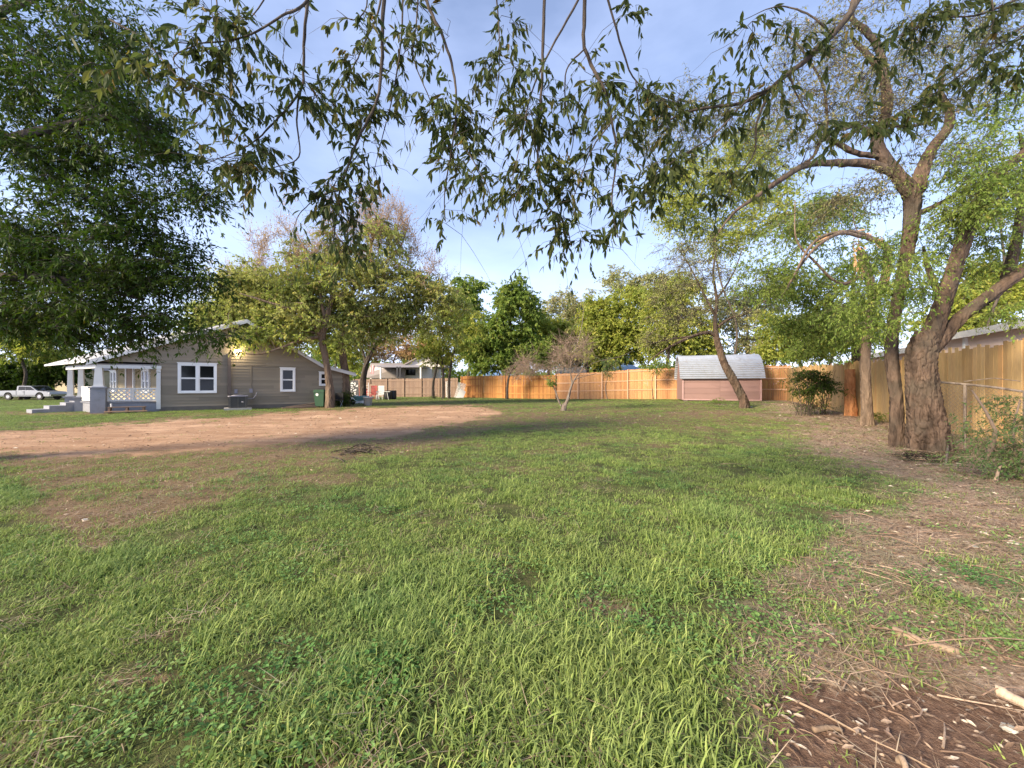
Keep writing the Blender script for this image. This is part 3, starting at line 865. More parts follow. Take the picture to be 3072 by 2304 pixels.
    def build(s, name, label, cat, base, bark, leafm, twigm=None, group=None, crown='crown'):
        root = thing(name, label, cat, base, group)
        if s.tv:
            V = np.concatenate(s.tv)
            mesh_np('trunk', V, [np.concatenate([q[0] for q in s.tq])] + [q[1] for q in s.tq], bark, root, None, True)
        if s.bv: mesh_np('branches', np.concatenate(s.bv), [np.concatenate(s.bq)], twigm or bark, root, None, True)
        if s.lv:
            tri = [b for b in s.lb if b.shape[1] == 3]; quad = [b for b in s.lb if b.shape[1] == 4]
            tr_ = [r for b, r in zip(s.lb, s.lr) if b.shape[1] == 3]; qr = [r for b, r in zip(s.lb, s.lr) if b.shape[1] == 4]
            mesh_np(crown, np.concatenate(s.lv), tri + quad, leafm, root, np.concatenate(tr_ + qr))
        for nm, mt, lv, lb, lr in s.extra:
            mesh_np(nm, np.concatenate(lv), lb, mt, root, np.concatenate(lr))
        return root

def blob(r, c, rad, n, shell=.55):
    d = norm(r.normal(0, 1, (n, 3))); q = (shell + (1 - shell) * r.uniform(0, 1, (n, 1))) ** .8
    lobes = norm(r.normal(0, 1, (6, 3)))
    q = q * (.72 + .62 * np.clip((d @ lobes.T).max(1, keepdims=True), 0, 1) ** 5)
    return np.array(c) + d * q * np.array(rad)

def pblob(r, px, py, Y, rx, ry, ryd, n, shell=.45):
    """ellipsoid blob given by centre on the sight line and half sizes in pixels at that distance"""
    return blob(r, at(px, py, Y), (rx / F * Y, ryd, ry / F * Y), n, shell)

def bgtree(name, label, px, py0, Y, blobs, leafm, bark, seed, ls=.16, ncl=60, nt=11, tl=.8, nl=14, trunk_r=.16, leafp=1., ztop=None, twigm=None, tr=.008, group=None, gz=None, stems=None, lw=.5):
    T = Tree(seed)
    X = (px - HX) / F * Y; z0 = float(terr(X, Y)) if gz is None else gz
    top = at(px, py0, Y)
    hgt = top[2] - z0
    T.limb([(X, Y, z0 - .1), (X + T.r.normal(0, .05) * hgt, Y, z0 + hgt * .3), (X + T.r.normal(0, .05) * hgt, Y + .1, z0 + hgt * .52), (X + T.r.normal(0, .04) * hgt, Y + .1, z0 + hgt * .75), tuple(top)], radii=[trunk_r * 1.25, trunk_r, trunk_r * .8, trunk_r * .6, trunk_r * .3], n=8)
    for (bx, by, rx, ry, rd, n) in blobs:
        C = pblob(T.r, bx, by, Y, rx, ry, rd, n)
        C[:, 2] = np.maximum(C[:, 2], z0 + .4)
        T.grow(C, sides=4, rk=.014)
        T.twigs(C, nt, tl * 1.2, nl, ls * 1.55, lw, .25, tr=tr, leafp=leafp)
    return T.build(name, label, 'tree', (X, Y, z0), bark, leafm, twigm or M['twig'], group)

def pl(pts):
    return [at(*p) for p in pts]

# --- overhead tree: trunk behind the camera, drooping branches in front
def overhead():
    T = Tree(3)
    T.limb([(.6, -3.2, -.1), (.7, -3.1, 1.5), (.9, -2.6, 3.2), (1.0, -1.4, 4.6), (.9, .3, 5.3), (.8, 2.2, 5.6), (.7, 3.2, 5.5)], radii=[.34, .28, .26, .2, .14, .09, .05], n=14)
    T.limb([(1.0, -1.4, 4.6), (-.6, .2, 5.2), (-1.5, 1.8, 5.2), (-2.0, 2.6, 4.9)], radii=[.14, .1, .06, .035], n=10)
    T.limb([(.9, .3, 5.3), (2.2, 1.6, 5.2), (3.6, 2.6, 4.6), (4.6, 2.8, 4.2)], radii=[.12, .09, .06, .04], n=10)
    Y = 2.7
    br = [
        ([(1000, -260), (924, 0), (910, 193), (900, 275), (808, 381), (741, 439), (616, 492)], 2.5, .012, .35),
        ([(1000, -160), (924, 0), (847, 48), (731, 111), (596, 130), (510, 125)], 2.4, .010, .5),
        ([(596, 130), (520, 180), (620, 260), (700, 300)], 2.4, .005, .0),
        ([(900, 275), (890, 360), (896, 470), (830, 500), (720, 530)], 2.55, .007, .1),
        ([(1165, -250), (1151, 0), (1146, 169), (1131, 299), (1074, 420), (1021, 569), (1006, 675), (997, 752)], 2.7, .015, .4),
        ([(1160, -200), (1141, 10), (1093, 130), (1064, 193), (1021, 265), (987, 338)], 2.9, .009, .35),
        ([(1021, 569), (960, 590), (900, 640), (880, 690)], 2.7, .005, 0),
        ([(1200, -200), (1208, 0), (1200, 150), (1180, 280), (1150, 400), (1120, 520)], 3.0, .009, .25),
        ([(1262, -150), (1250, 60), (1240, 170), (1290, 300), (1330, 400), (1400, 560)], 3.0, .007, .25),
        ([(1240, -250), (1281, 0), (1329, 111), (1363, 231), (1368, 347), (1353, 458), (1334, 579), (1336, 665)], 2.7, .013, .2),
        ([(1368, 400), (1430, 500), (1470, 590), (1440, 680)], 2.7, .005, 0),
        ([(1480, -100), (1495, 60), (1498, 200), (1485, 320)], 2.9, .007, .1),
        ([(1640, -250), (1633, 0), (1628, 193), (1621, 338), (1613, 482), (1633, 603), (1695, 675), (1715, 740)], 2.7, .015, .1),
        ([(1790, -120), (1734, 0), (1637, 178), (1589, 299), (1560, 434), (1536, 545)], 2.65, .010, .1),
        ([(1613, 482), (1560, 560), (1540, 640), (1580, 690)], 2.7, .005, 0),
        ([(1740, -250), (1753, 0), (1756, 145), (1816, 280), (1835, 366), (1850, 463), (1835, 607), (1854, 713)], 2.7, .016, .15),
        ([(1756, 145), (1700, 210), (1698, 320), (1720, 420), (1690, 520), (1660, 560)], 2.7, .006, .2),
        ([(1835, 366), (1780, 440), (1740, 540), (1720, 620), (1755, 740)], 2.75, .006, .1),
        ([(1780, -200), (1825, 0), (1874, 169), (1907, 241), (1994, 313), (2081, 362)], 2.9, .010, .2),
        ([(1907, 241), (1930, 400), (1985, 520), (1960, 560)], 2.9, .005, .1),
        ([(2700, -160), (2577, 0), (2499, 102), (2388, 204), (2300, 271), (2218, 310), (2063, 335), (1960, 390)], 2.7, .026, .2),
        ([(2300, 271), (2242, 300), (2145, 402), (2058, 460), (1950, 530)], 2.7, .009, .2),
        ([(2310, 271), (2271, 368), (2262, 460), (2204, 543), (2160, 625)], 2.75, .009, .6),
        ([(2368, 228), (2407, 315), (2485, 417)], 2.75, .007, .7),
        ([(2499, 102), (2420, 40), (2330, 20), (2230, 60)], 2.7, .008, .4),
        ([(3250, -40), (3072, 77), (2824, 267), (2679, 349), (2560, 400)], 3.1, .012, .4),
        ([(3300, -250), (3100, -40), (2950, 40), (2800, 60), (2660, 130)], 3.0, .012, .3),
        ([(560, -160), (640, -40), (655, 60), (690, 120)], 2.3, .006, 0),
        ([(330, 60), (420, 110), (470, 160), (560, 250), (690, 300)], 2.2, .006, 0),
        ([(1090, -60), (1100, 20), (1060, 60), (1010, 30)], 2.6, .006, 0),
        ([(830, -100), (790, 0), (740, 60), (700, 20)], 2.6, .006, 0),
        ([(2960, -80), (2980, 60), (2940, 160), (3000, 260)], 3.0, .006, 0),
        ([(3200, -80), (3100, 60), (3040, 120), (2960, 130)], 2.8, .006, 0),
        ([(2800, -80), (2790, 30), (2820, 90)], 3.0, .006, 0),
    ]
    r = T.r
    for pts, Yb, rr, bare in br:
        dz = np.cumsum(r.normal(0, .03, len(pts)))
        if len(pts) > 5: dz -= dz[0]
        W = [at(p[0], p[1], Yb + dz[i]) for i, p in enumerate(pts)]
        P, R = T.limb(W, rr, max(.0016, rr * .22), n=6, trunk=False, lump=.05, wob=.1)
        seg = np.linalg.norm(np.diff(P, axis=0), axis=1); tot = seg.sum()
        n = int(tot * 19)
        u = bare + (1 - bare) * np.sqrt(np.clip(r.uniform(0, 1, n), 0, 1))
        k = np.minimum((u * (len(P) - 1)).astype(int), len(P) - 1)
        C = P[k]
        nc = max(3, int(tot * 4.2)); cen = bare + (1 - bare) * np.sort(r.uniform(0, 1, nc)) ** .75
        u2 = np.clip(r.choice(cen, n) + r.normal(0, .018, n), bare, 1); k = np.minimum((u2 * (len(P) - 1)).astype(int), len(P) - 1)
        cofs = r.normal(0, .09, (nc, 3)) * [1, 1, .6]
        ci = np.argmin(np.abs(cen[None, :] - u2[:, None]), 1)
        C = P[k] + cofs[ci] * r.uniform(.2, 1, (n, 1))
        # bare twiggy sprays
        T.twigs(C[::4], 1, .42, 0, tr=.0022, droop=.6, spreadz=.5)
        # leafy shoots: groups of 6-9 pendulous leaves
        T.twigs(C, 1, .20, 12, .068, .30, .4, near=True, tr=.0017, hang=.8, spreadz=.6)
        C2 = C[r.uniform(size=len(C)) < .45] + r.normal(0, .08, (int((0)), 3)) if False else C[r.uniform(size=len(C)) < .4]
        T.twigs(C2, 1, .42, 15, .066, .29, .45, near=True, tr=.002, hang=.8, spreadz=.5)
    # join the hanging branches to the limbs above (out of the picture)
    tops = [at(p[0][0][0], p[0][0][1], p[1]) for p in br if p[0][0][1] < -70]
    T0 = np.array(tops)
    N = np.array(T.nodes[:60])
    for c in tops:
        j = np.argmin(np.linalg.norm(N - c, axis=1)); a = N[j]
        T.limb([a, (a + c) / 2 + np.array([0, 0, .15]), c], .02, .013, n=6, trunk=False)
    return T.build('overhanging_tree', 'long pointed leaves on drooping branches hanging down over the middle of the view', 'tree', (.6, -3.2, 0), M['bark_dark'], M['leaf_over'], M['bark_dark'], crown='foliage')
overhead()

# --- dense dark tree at left
def left_tree():
    T = Tree(7)
    T.limb([(-11.5, 5.6, -.1), (-11.3, 5.7, 2.2), (-10.8, 6.0, 4.2), (-10.2, 6.4, 6.5), (-9.8, 6.6, 8.5)], radii=[.4, .32, .28, .2, .1], n=14)
    T.limb([(-11.2, 5.8, 2.4), (-9.6, 6.2, 3.0), (-8.0, 6.6, 3.2), (-6.6, 6.9, 2.9)], radii=[.14, .1, .06, .03])
    T.limb([(-10.9, 5.9, 3.6), (-9.0, 6.0, 4.8), (-7.4, 6.3, 5.6), (-6.2, 6.4, 5.9)], radii=[.14, .09, .06, .03])
    T.limb([(-10.4, 6.2, 5.6), (-9.0, 6.2, 7.0), (-7.0, 6.3, 8.0)], radii=[.12, .08, .03])
    # clumps (px, py, depth, rx, ry, rdepth, n)
    bl = [(90, 120, 6.2, 170, 130, 1.4, 34), (300, 60, 6.3, 160, 100, 1.2, 30), (250, 260, 6.3, 200, 120, 1.3, 44), (60, 330, 6.5, 120, 110, 1.3, 26),
          (400, 330, 6.2, 110, 110, 1.0, 26), (440, 440, 6.2, 90, 60, .8, 16), (300, 460, 6.6, 140, 90, 1.0, 28), (110, 500, 6.4, 110, 50, 1.0, 14), (60, 440, 6.4, 70, 60, 1.2, 14),
          (420, 590, 6.6, 110, 70, .9, 22), (560, 560, 6.6, 60, 40, .5, 9), (610, 590, 6.5, 36, 22, .4, 5), (250, 640, 6.6, 160, 80, 1.2, 34), (60, 700, 6.6, 110, 110, 1.5, 36), (400, 700, 6.7, 130, 60, 1.0, 26),
          (200, 800, 6.8, 200, 100, 1.6, 62), (60, 900, 6.8, 100, 60, 1.5, 30), (400, 820, 6.8, 130, 80, 1.2, 36), (520, 850, 6.9, 80, 30, .7, 10), (620, 835, 6.9, 60, 22, .5, 7), (480, 960, 7.0, 90, 40, .7, 14),
          (300, 930, 6.9, 150, 60, 1.3, 36), (170, 960, 6.8, 130, 40, 1.0, 22), (290, 1010, 7.0, 90, 30, .6, 12), (420, 1010, 7.0, 50, 22, .5, 6), (560, 800, 6.9, 60, 30, .5, 6),
          (500, 760, 6.8, 50, 30, .4, 6), (250, 400, 7.4, 260, 260, 1.0, 40), (200, 800, 8.0, 260, 150, 1.0, 50), (60, 980, 6.7, 80, 25, .6, 8), (350, 150, 6.2, 80, 60, .7, 10),
          (610, 990, 7.0, 60, 18, .4, 5), (680, 1000, 7.0, 36, 14, .3, 3)]
    for b in bl:
        C = pblob(T.r, b[0], b[1], b[2], b[3], b[4], b[5], b[6], .2)
        T.grow(C, rk=.007, sides=4)
        T.twigs(C, 9, .50, 12, .098, .31, .3, tr=.003, hang=.3, spreadz=.6)
    # crown outside the picture: up and left
    C = blob(T.r, (-11.5, 6, 8.5), (3, 3.5, 3), 60, .3); T.grow(C, rk=.007, sides=4); T.twigs(C, 5, .6, 8, .14, .4, .3, tr=.004)
    return T.build('dense_tree', 'dense dark green leafy tree filling the upper left above the porch', 'tree', (-11.5, 5.6, 0), M['bark_dark'], M['leaf_dark'], M['twig'])
left_tree()

# --- tree with two trunks beside the house
def yard_tree():
    T = Tree(12)
    A = 23.7
    T.limb(pl([(994, 1224, A), (990, 1175, A), (984, 1120, A), (974, 1065, A), (966, 1012, A), (985, 940, A), (1000, 870, A), (1012, 780, A)]), radii=[.30, .23, .2, .19, .2, .15, .11, .06], n=12)
    T.limb(pl([(966, 1012, A), (930, 960, A - .5), (880, 930, A - 1), (800, 905, A - 1.5), (720, 880, A - 2)]), radii=[.15, .12, .09, .06, .03], n=8)
    T.limb(pl([(960, 1010, A), (905, 1020, A - 1), (850, 1040, A - 1.5), (790, 1060, A - 1.8), (745, 1062, A - 2), (730, 1054, A - 2)]), radii=[.12, .09, .07, .05, .035, .02], n=8)
    T.limb(pl([(955, 1000, A), (900, 990, A - .5), (840, 975, A - 1), (760, 985, A - 1.5), (640, 982, A - 2)]), radii=[.1, .08, .06, .04, .02], n=8)
    T.limb(pl([(975, 960, A), (960, 880, A), (940, 800, A), (900, 720, A), (880, 690, A)]), radii=[.11, .09, .06, .04, .02], n=8)
    A = 25.6
    T.limb(pl([(1040, 1218, A), (1036, 1130, A), (1026, 1040, A), (1032, 960, A), (1060, 870, A), (1100, 780, A), (1125, 690, A), (1130, 640, A)]), radii=[.34, .25, .22, .2, .16, .11, .07, .03], n=12)
    T.limb(pl([(1040, 960, A), (1110, 920, A), (1190, 900, A), (1270, 880, A + .5), (1330, 850, A + 1)]), radii=[.14, .11, .08, .05, .03], n=8)
    T.limb(pl([(1060, 870, A), (1140, 800, A), (1200, 740, A), (1230, 660, A)]), radii=[.1, .08, .05, .02], n=8)
    T.limb(pl([(1100, 780, A), (1020, 720, A), (990, 660, A)]), radii=[.08, .05, .02], n=8)
    bl = [(760, 930, 24, 170, 60, 2.5, 42), (880, 880, 24.5, 160, 80, 3, 44), (980, 960, 25, 120, 60, 2.5, 30), (1060, 930, 25, 130, 70, 2.5, 34), (1190, 900, 26, 120, 60, 2.5, 30), (880, 980, 24, 130, 40, 2, 22),
          (700, 970, 23.5, 70, 30, 1.5, 9), (1320, 880, 26, 90, 60, 2, 18), (1040, 830, 25, 200, 60, 3, 30), (1130, 1000, 26, 60, 50, 1.5, 10), (680, 900, 24, 60, 40, 1.5, 8), (1240, 950, 26, 70, 50, 1.5, 12), (860, 850, 24.5, 170, 40, 3, 34), (1080, 810, 25, 190, 50, 3, 40), (1240, 850, 26, 120, 50, 2.5, 30), (740, 870, 24, 110, 50, 2, 24), (960, 890, 24.5, 170, 60, 3, 36), (1160, 960, 26, 130, 40, 2, 24), (1130, 700, 25, 26, 70, 2, 12), (1190, 720, 25, 26, 70, 2, 10), (1000, 730, 25, 20, 60, 1, 7), (880, 760, 25, 22, 60, 1, 7), (760, 1000, 22.5, 130, 32, 1.2, 22), (640, 930, 23, 70, 50, 1.4, 22), (610, 990, 22.8, 60, 30, 1.2, 10), (700, 860, 24, 80, 50, 1.5, 22), (1360, 900, 26.5, 60, 50, 1.5, 14), (1330, 970, 26.5, 60, 40, 1.5, 12), (890, 1010, 23, 60, 30, 1, 8), (650, 960, 23, 60, 40, 1.4, 9), (1060, 1010, 24, 50, 50, 1, 9), (840, 940, 22.8, 160, 50, 1.5, 26)]
    for b in bl:
        C = pblob(T.r, b[0], b[1], b[2], b[3], b[4], b[5], b[6], .2)
        T.grow(C, rk=.012, sides=4)
        T.twigs(C, 14, .95, 14, .18, .5, .2, tr=.008)
    T.stash('crown', M['leaf_olive'])
    # feathery upright top shoots, sparse small leaves
    r = T.r; tops = []
    for (bx, by, rx, ry, n) in [(820, 780, 60, 90, 16), (900, 760, 70, 80, 16), (985, 740, 50, 110, 24), (1080, 700, 60, 100, 26), (1150, 690, 50, 90, 24), (1210, 720, 40, 100, 22), (1000, 800, 200, 60, 30), (760, 830, 110, 60, 18), (1290, 800, 60, 80, 14), (660, 890, 60, 50, 8), (700, 830, 60, 50, 8), (770, 740, 26, 60, 8), (860, 690, 26, 70, 9), (1000, 650, 26, 60, 9), (1100, 620, 30, 60, 12), (1180, 630, 30, 60, 10), (1240, 700, 26, 70, 8), (920, 800, 240, 60, 40), (1120, 800, 160, 70, 30)]:
        C = pblob(r, bx, by, 25, rx, ry, 2, n, .1)
        T.grow(C, rk=.009, sides=4, up=-.05)
        T.twigs(C, 16, .85, 6, .095, .45, -.4, tr=.008, spreadz=1.6, hang=-.3, leafp=.75)
    return T.build('gnarled_yard_tree', 'gnarled twin-trunk tree with olive foliage and bare reddish top twigs beside the house', 'tree', gnd(1015, 1222), M['bark_tan'], M['leaf_tan'], M['twig_light'], crown='upper_crown')
yard_tree()

# darker trunk behind it
def behind_tree():
    T = Tree(13); A = 36
    T.limb(pl([(1085, 1196, A), (1090, 1140, A), (1103, 1080, A), (1128, 1030, A), (1165, 990, A), (1200, 950, A)]), radii=[.33, .26, .22, .17, .11, .05], n=10)
    T.limb(pl([(1098, 1090, A), (1080, 1030, A), (1060, 980, A)]), radii=[.14, .1, .04], n=8)
    for b in [(1150, 1000, 36, 110, 50, 3, 18), (1100, 960, 36, 90, 50, 3, 14), (1230, 970, 37, 80, 50, 3, 14)]:
        C = pblob(T.r, *b, .2); T.grow(C, rk=.014, sides=4); T.twigs(C, 12, 1.0, 9, .15, .45, .2, tr=.01, leafp=.7)
    return T.build('leaning_dark_tree', 'dark thin-crowned tree leaning right behind the junk at the grey fence', 'tree', on((1085 - HX) / F * A, A), M['bark_dark'], M['leaf_olive'], M['twig'])
behind_tree()

# vine-clad small trees at the fence joint
def vine_tree():
    T = Tree(14); A = 40
    for (x0, xs) in [(1303, [(1303, 1196), (1300, 1150), (1308, 1110), (1318, 1060)]), (1332, [(1332, 1197), (1330, 1140), (1326, 1090), (1318, 1040), (1325, 960)]), (1350, [(1350, 1197), (1347, 1140), (1356, 1080), (1370, 1020), (1376, 940)])]:
        T.limb([at(x, y, A) for x, y in xs], .17, .06, n=8)
    for b in [(1300, 1010, A, 75, 70, 2, 36), (1355, 1040, A, 85, 60, 2, 36), (1340, 940, A, 90, 60, 2, 34), (1280, 1060, A, 50, 35, 1.5, 14), (1400, 960, A, 60, 60, 2, 20)]:
        C = pblob(T.r, *b, .2); T.grow(C, rk=.014, sides=4); T.twigs(C, 12, .85, 13, .19, .5, .4, tr=.01)
    return T.build('vine_covered_tree', 'small vine-covered olive tree with thin dark stems where grey and orange fences meet', 'tree', on((1335 - HX) / F * A, A), M['bark_dark'], M['leaf_yellow'], M['twig'])
vine_tree()

# bare sapling in the lawn
def sapling():
    b = gnd(1692, 1233); A = b[1]
    T = Tree(15)
    T.limb([(b[0], A, b[2] - .1)] + pl([(1692, 1222, A), (1697, 1213, A)]), radii=[.16, .15, .12], n=10)
    T.limb(pl([(1696, 1216, A), (1706, 1190, A), (1712, 1165, A), (1722, 1140, A), (1745, 1110, A), (1758, 1080, A)]), radii=[.09, .08, .06, .045, .03, .015], n=8)
    T.limb(pl([(1683, 1218, A), (1675, 1200, A), (1665, 1170, A), (1650, 1145, A), (1630, 1135, A)]), radii=[.05, .045, .035, .025, .012], n=6)
    T.limb(pl([(1722, 1140, A), (1750, 1130, A), (1790, 1120, A)]), radii=[.03, .02, .01], n=6)
    T.limb(pl([(1716, 1150, A), (1712, 1110, A), (1722, 1060, A), (1745, 980, A), (1752, 900, A)]), radii=[.04, .03, .025, .018, .008], n=6)
    T.limb(pl([(1745, 1110, A), (1790, 1085, A), (1860, 1070, A), (1900, 1050, A)]), radii=[.02, .018, .012, .006], n=5)
    C = np.concatenate([pblob(T.r, 1730, 1050, A, 80, 70, 1.3, 46, .2), pblob(T.r, 1580, 1090, A, 60, 35, .8, 12, .2), pblob(T.r, 1680, 1080, A, 50, 40, 1, 14, .2)])
    T.grow(C, rk=.006, sides=4, jag=.3)
    T.twigs(C, 13, .85, 1, .06, .45, .0, tr=.0075, spreadz=1.1, leafp=.25)
    T.twigs(pblob(T.r, 1655, 1145, A, 14, 16, .3, 10, .1), 6, .25, 9, .09, .45, .2, tr=.003)
    return T.build('bare_sapling', 'small nearly bare forked sapling standing alone in the lawn before the back fence', 'tree', b, M['bark_grey'], M['leaf_mid'], M['twig_light'])
sapling()

# brush heap / bare vine branches hanging over the orange fence
def brush():
    T = Tree(16); A = 38.6
    T.limb(pl([(1524, 1196, A), (1522, 1160, A), (1530, 1120, A), (1550, 1085, A)]), radii=[.14, .13, .10, .06], n=8)
    C = np.concatenate([pblob(T.r, 1590, 1100, A, 75, 32, 1, 60, .2), pblob(T.r, 1540, 1120, A, 40, 25, .7, 20, .2)])
    T.grow(C, rk=.012, sides=4, jag=.4)
    T.twigs(C, 12, .9, 1, .1, .4, .5, tr=.011, spreadz=.8, leafp=.15)
    return T.build('bare_vine_tree', 'tangle of bare grey vine twigs on a short dark trunk against the orange fence', 'tree', on((1524 - HX) / F * A, A), M['bark_dark'], M['leaf_olive'], M['twig_light'])
brush()

# leaning tree beside the shed
def lean_tree():
    b = gnd(2238, 1224); A = b[1]; T = Tree(17)
    T.limb([(b[0] + .03, A, b[2] - .1)] + pl([(2232, 1205, A), (2212, 1165, A), (2192, 1128, A), (2172, 1090, A), (2160, 1050, A), (2150, 1015, A), (2146, 960, A), (2150, 900, A), (2140, 820, A), (2150, 740, A)]),
           radii=[.32, .25, .22, .22, .19, .17, .16, .10, .08, .06, .03], n=12, lump=.07)
    T.limb(pl([(2152, 1010, A), (2125, 998, A), (2080, 1008, A - .4), (2020, 1035, A - .8), (1975, 1062, A - 1), (1945, 1088, A - 1.2)]), radii=[.12, .11, .09, .07, .04, .015], n=9)
    T.limb(pl([(2080, 1008, A - .4), (2010, 1018, A - .8), (1960, 1030, A - 1), (1915, 1045, A - 1.2)]), radii=[.05, .04, .03, .012], n=6)
    T.limb(pl([(2148, 985, A), (2190, 955, A), (2240, 940, A), (2300, 900, A), (2360, 880, A)]), radii=[.08, .06, .05, .03, .015], n=7)
    T.limb(pl([(2147, 950, A), (2110, 880, A), (2070, 800, A), (2030, 740, A)]), radii=[.06, .05, .035, .015], n=7)
    T.limb(pl([(2150, 900, A), (2200, 820, A), (2230, 740, A)]), radii=[.06, .04, .02], n=7)
    for bb in [(2050, 840, A, 110, 90, 2.2, 26), (2160, 800, A, 120, 90, 2.2, 34), (2270, 860, A, 90, 70, 2, 20), (2020, 940, A, 90, 60, 1.6, 16), (2100, 930, A, 80, 50, 1.5, 12), (1970, 1010, A - 1, 60, 40, 1, 10), (2230, 940, A, 60, 40, 1.5, 10), (2060, 740, A, 80, 60, 2, 16), (1980, 850, A, 60, 80, 1.5, 12)]:
        C = pblob(T.r, *bb, .15); T.grow(C, rk=.01, sides=4, jag=.25)
        T.twigs(C, 13, .85, 6, .085, .45, .3, tr=.009, leafp=.75)
    return T.build('leaning_tree', 'crooked tree with rough bark leaning left in front of the pink shed', 'tree', b, M['bark_big'], M['leaf_pale'], M['bark_dark'])
lean_tree()

# big tree by the right fence
def big_tree():
    T = Tree(18); A = 8.1
    b = gnd(2785, 1352)
    T.limb([(b[0], b[1], -.12)] + pl([(2782, 1325, A), (2777, 1260, A), (2768, 1180, A), (2764, 1110, A), (2768, 1050, A), (2780, 1000, A)]), radii=[.40, .33, .275, .25, .24, .25, .19], n=22, lump=.045, wob=.01)
    T.limb(pl([(2772, 1060, A), (2800, 985, A), (2830, 905, A - .1), (2868, 790, A - .2), (2903, 690, A - .3), (2945, 605, A - .4), (3000, 520, A - .5), (3120, 420, A - .6)]), radii=[.18, .155, .14, .125, .115, .10, .085, .07], n=14, lump=.05)
    T.limb(pl([(2790, 1050, A), (2860, 972, A), (2950, 900, A - .2), (3072, 812, A - .4), (3230, 720, A - .5)]), radii=[.16, .135, .12, .10, .09], n=12, lump=.05)
    T.limb(pl([(2945, 905, A - .2), (3010, 850, A), (3045, 740, A + .1), (3060, 640, A + .2), (3080, 520, A + .3), (3060, 400, A + .3)]), radii=[.12, .1, .09, .07, .06, .03], n=10)
    T.limb(pl([(2830, 905, A), (2790, 820, A + .4), (2770, 740, A + .6)]), radii=[.08, .06, .03], n=8)
    # foliage: sparse greyish leaves high, green sprays low
    for bb in [(2950, 480, A - .5, 160, 110, 1.2, 34), (3040, 300, A - .3, 120, 140, 1.2, 34), (2900, 640, A - .5, 130, 70, 1, 30), (3050, 560, A, 90, 100, 1, 20), (3000, 720, A, 100, 60, 1, 12)]:
        C = pblob(T.r, *bb, .15); T.grow(C, rk=.006, sides=4); T.twigs(C, 11, .45, 12, .065, .38, .4, tr=.003)
    for bb in [(2700, 760, A + .5, 130, 70, .9, 34), (2720, 860, A + .4, 120, 70, .9, 30), (2620, 870, A + .6, 100, 60, .7, 18), (2840, 740, A + .3, 70, 70, .7, 14), (2640, 960, A, 100, 50, .7, 18), (2740, 800, A - .6, 80, 60, .4, 10), (2560, 920, A + .3, 90, 50, .7, 18), (2940, 610, A - .7, 60, 60, .5, 22), (3020, 540, A - .7, 60, 40, .5, 16), (2920, 560, A - .6, 50, 40, .4, 12),  (2960, 800, A, 60, 40, .6, 6), (3040, 930, A - .6, 50, 40, .5, 9)]:
        C = pblob(T.r, *bb, .15); T.grow(C, rk=.005, sides=4); T.twigs(C, 8, .45, 12, .075, .32, .5, tr=.0025, hang=.5)
    T.build('big_forked_tree', 'thick rough-barked tree forking low at the wooden right fence, hollow at its foot painted as dark ground', 'tree', b, M['bark_big'], M['leaf_mid'], M['twig'])

    T = Tree(19); A = 8.5
    b = gnd(2694, 1340)
    T.limb([(b[0], b[1], -.1)] + pl([(2693, 1310, A), (2690, 1200, A), (2674, 1060, A), (2682, 960, A), (2704, 850, A), (2724, 740, A), (2738, 640, A), (2741, 570, A)]), radii=[.17, .135, .12, .115, .11, .11, .115, .14, .165], n=14, lump=.05)
    T.limb(pl([(2741, 590, A), (2700, 535, A), (2650, 470, A), (2632, 410, A), (2662, 330, A), (2655, 250, A), (2625, 190, A), (2560, 120, A)]), radii=[.17, .14, .13, .11, .10, .085, .07, .04], n=12)
    T.limb(pl([(2655, 255, A), (2640, 160, A), (2600, 95, A), (2553, 45, A), (2580, -80, A)]), radii=[.075, .07, .06, .045, .02], n=10)
    T.limb(pl([(2750, 575, A), (2770, 500, A), (2800, 440, A), (2842, 385, A), (2848, 335, A), (2822, 275, A), (2835, 200, A)]), radii=[.15, .11, .1, .09, .075, .05, .02], n=12)
    T.limb(pl([(2700, 530, A), (2620, 495, A), (2510, 488, A), (2420, 495, A), (2340, 540, A), (2270, 590, A), (2200, 640, A), (2140, 720, A)]), radii=[.1, .09, .075, .065, .055, .045, .03, .01], n=9)
    T.limb(pl([(2640, 470, A), (2560, 455, A), (2475, 415, A), (2440, 470, A), (2400, 495, A)]), radii=[.06, .055, .045, .03, .015], n=8)
    T.limb(pl([(2630, 420, A), (2580, 380, A), (2540, 385, A), (2500, 400, A)]), radii=[.05, .045, .03, .015], n=7)
    T.limb(pl([(2745, 645, A), (2800, 620, A), (2870, 585, A), (2960, 540, A)]), radii=[.06, .05, .04, .02], n=8)
    T.limb(pl([(2632, 370, A), (2720, 380, A), (2800, 365, A)]), radii=[.03, .03, .02], n=6)
    T.limb(pl([(2480, 420, A), (2480, 330, A + .1), (2462, 240, A + .2), (2380, 120, A + .3), (2310, 100, A + .3)]), radii=[.03, .03, .025, .02, .01], n=6)
    for bb in [(2600, 300, A, 160, 120, 1.3, 50), (2440, 260, A, 130, 110, 1.2, 34), (2750, 160, A, 170, 120, 1.4, 50), (2880, 300, A, 130, 120, 1.2, 36), (2380, 430, A, 120, 70, 1, 24), (2550, 90, A, 130, 90, 1.2, 30), (2250, 400, A, 100, 70, 1, 18),
               (2190, 330, A - .3, 70, 50, .6, 12), (2620, 560, A, 140, 50, 1, 20), (2830, 450, A, 110, 70, 1, 18), (2950, 120, A, 130, 110, 1.2, 34), (2080, 390, A - .3, 90, 80, .7, 18), (2370, 130, A, 90, 80, .8, 16), (2040, 330, A - .3, 80, 60, .6, 10), (2500, 620, A, 120, 40, 1, 14), (1950, 420, A - .3, 60, 50, .6, 9)]:
        C = pblob(T.r, *bb, .1); T.grow(C, rk=.010, sides=5, jag=.4)
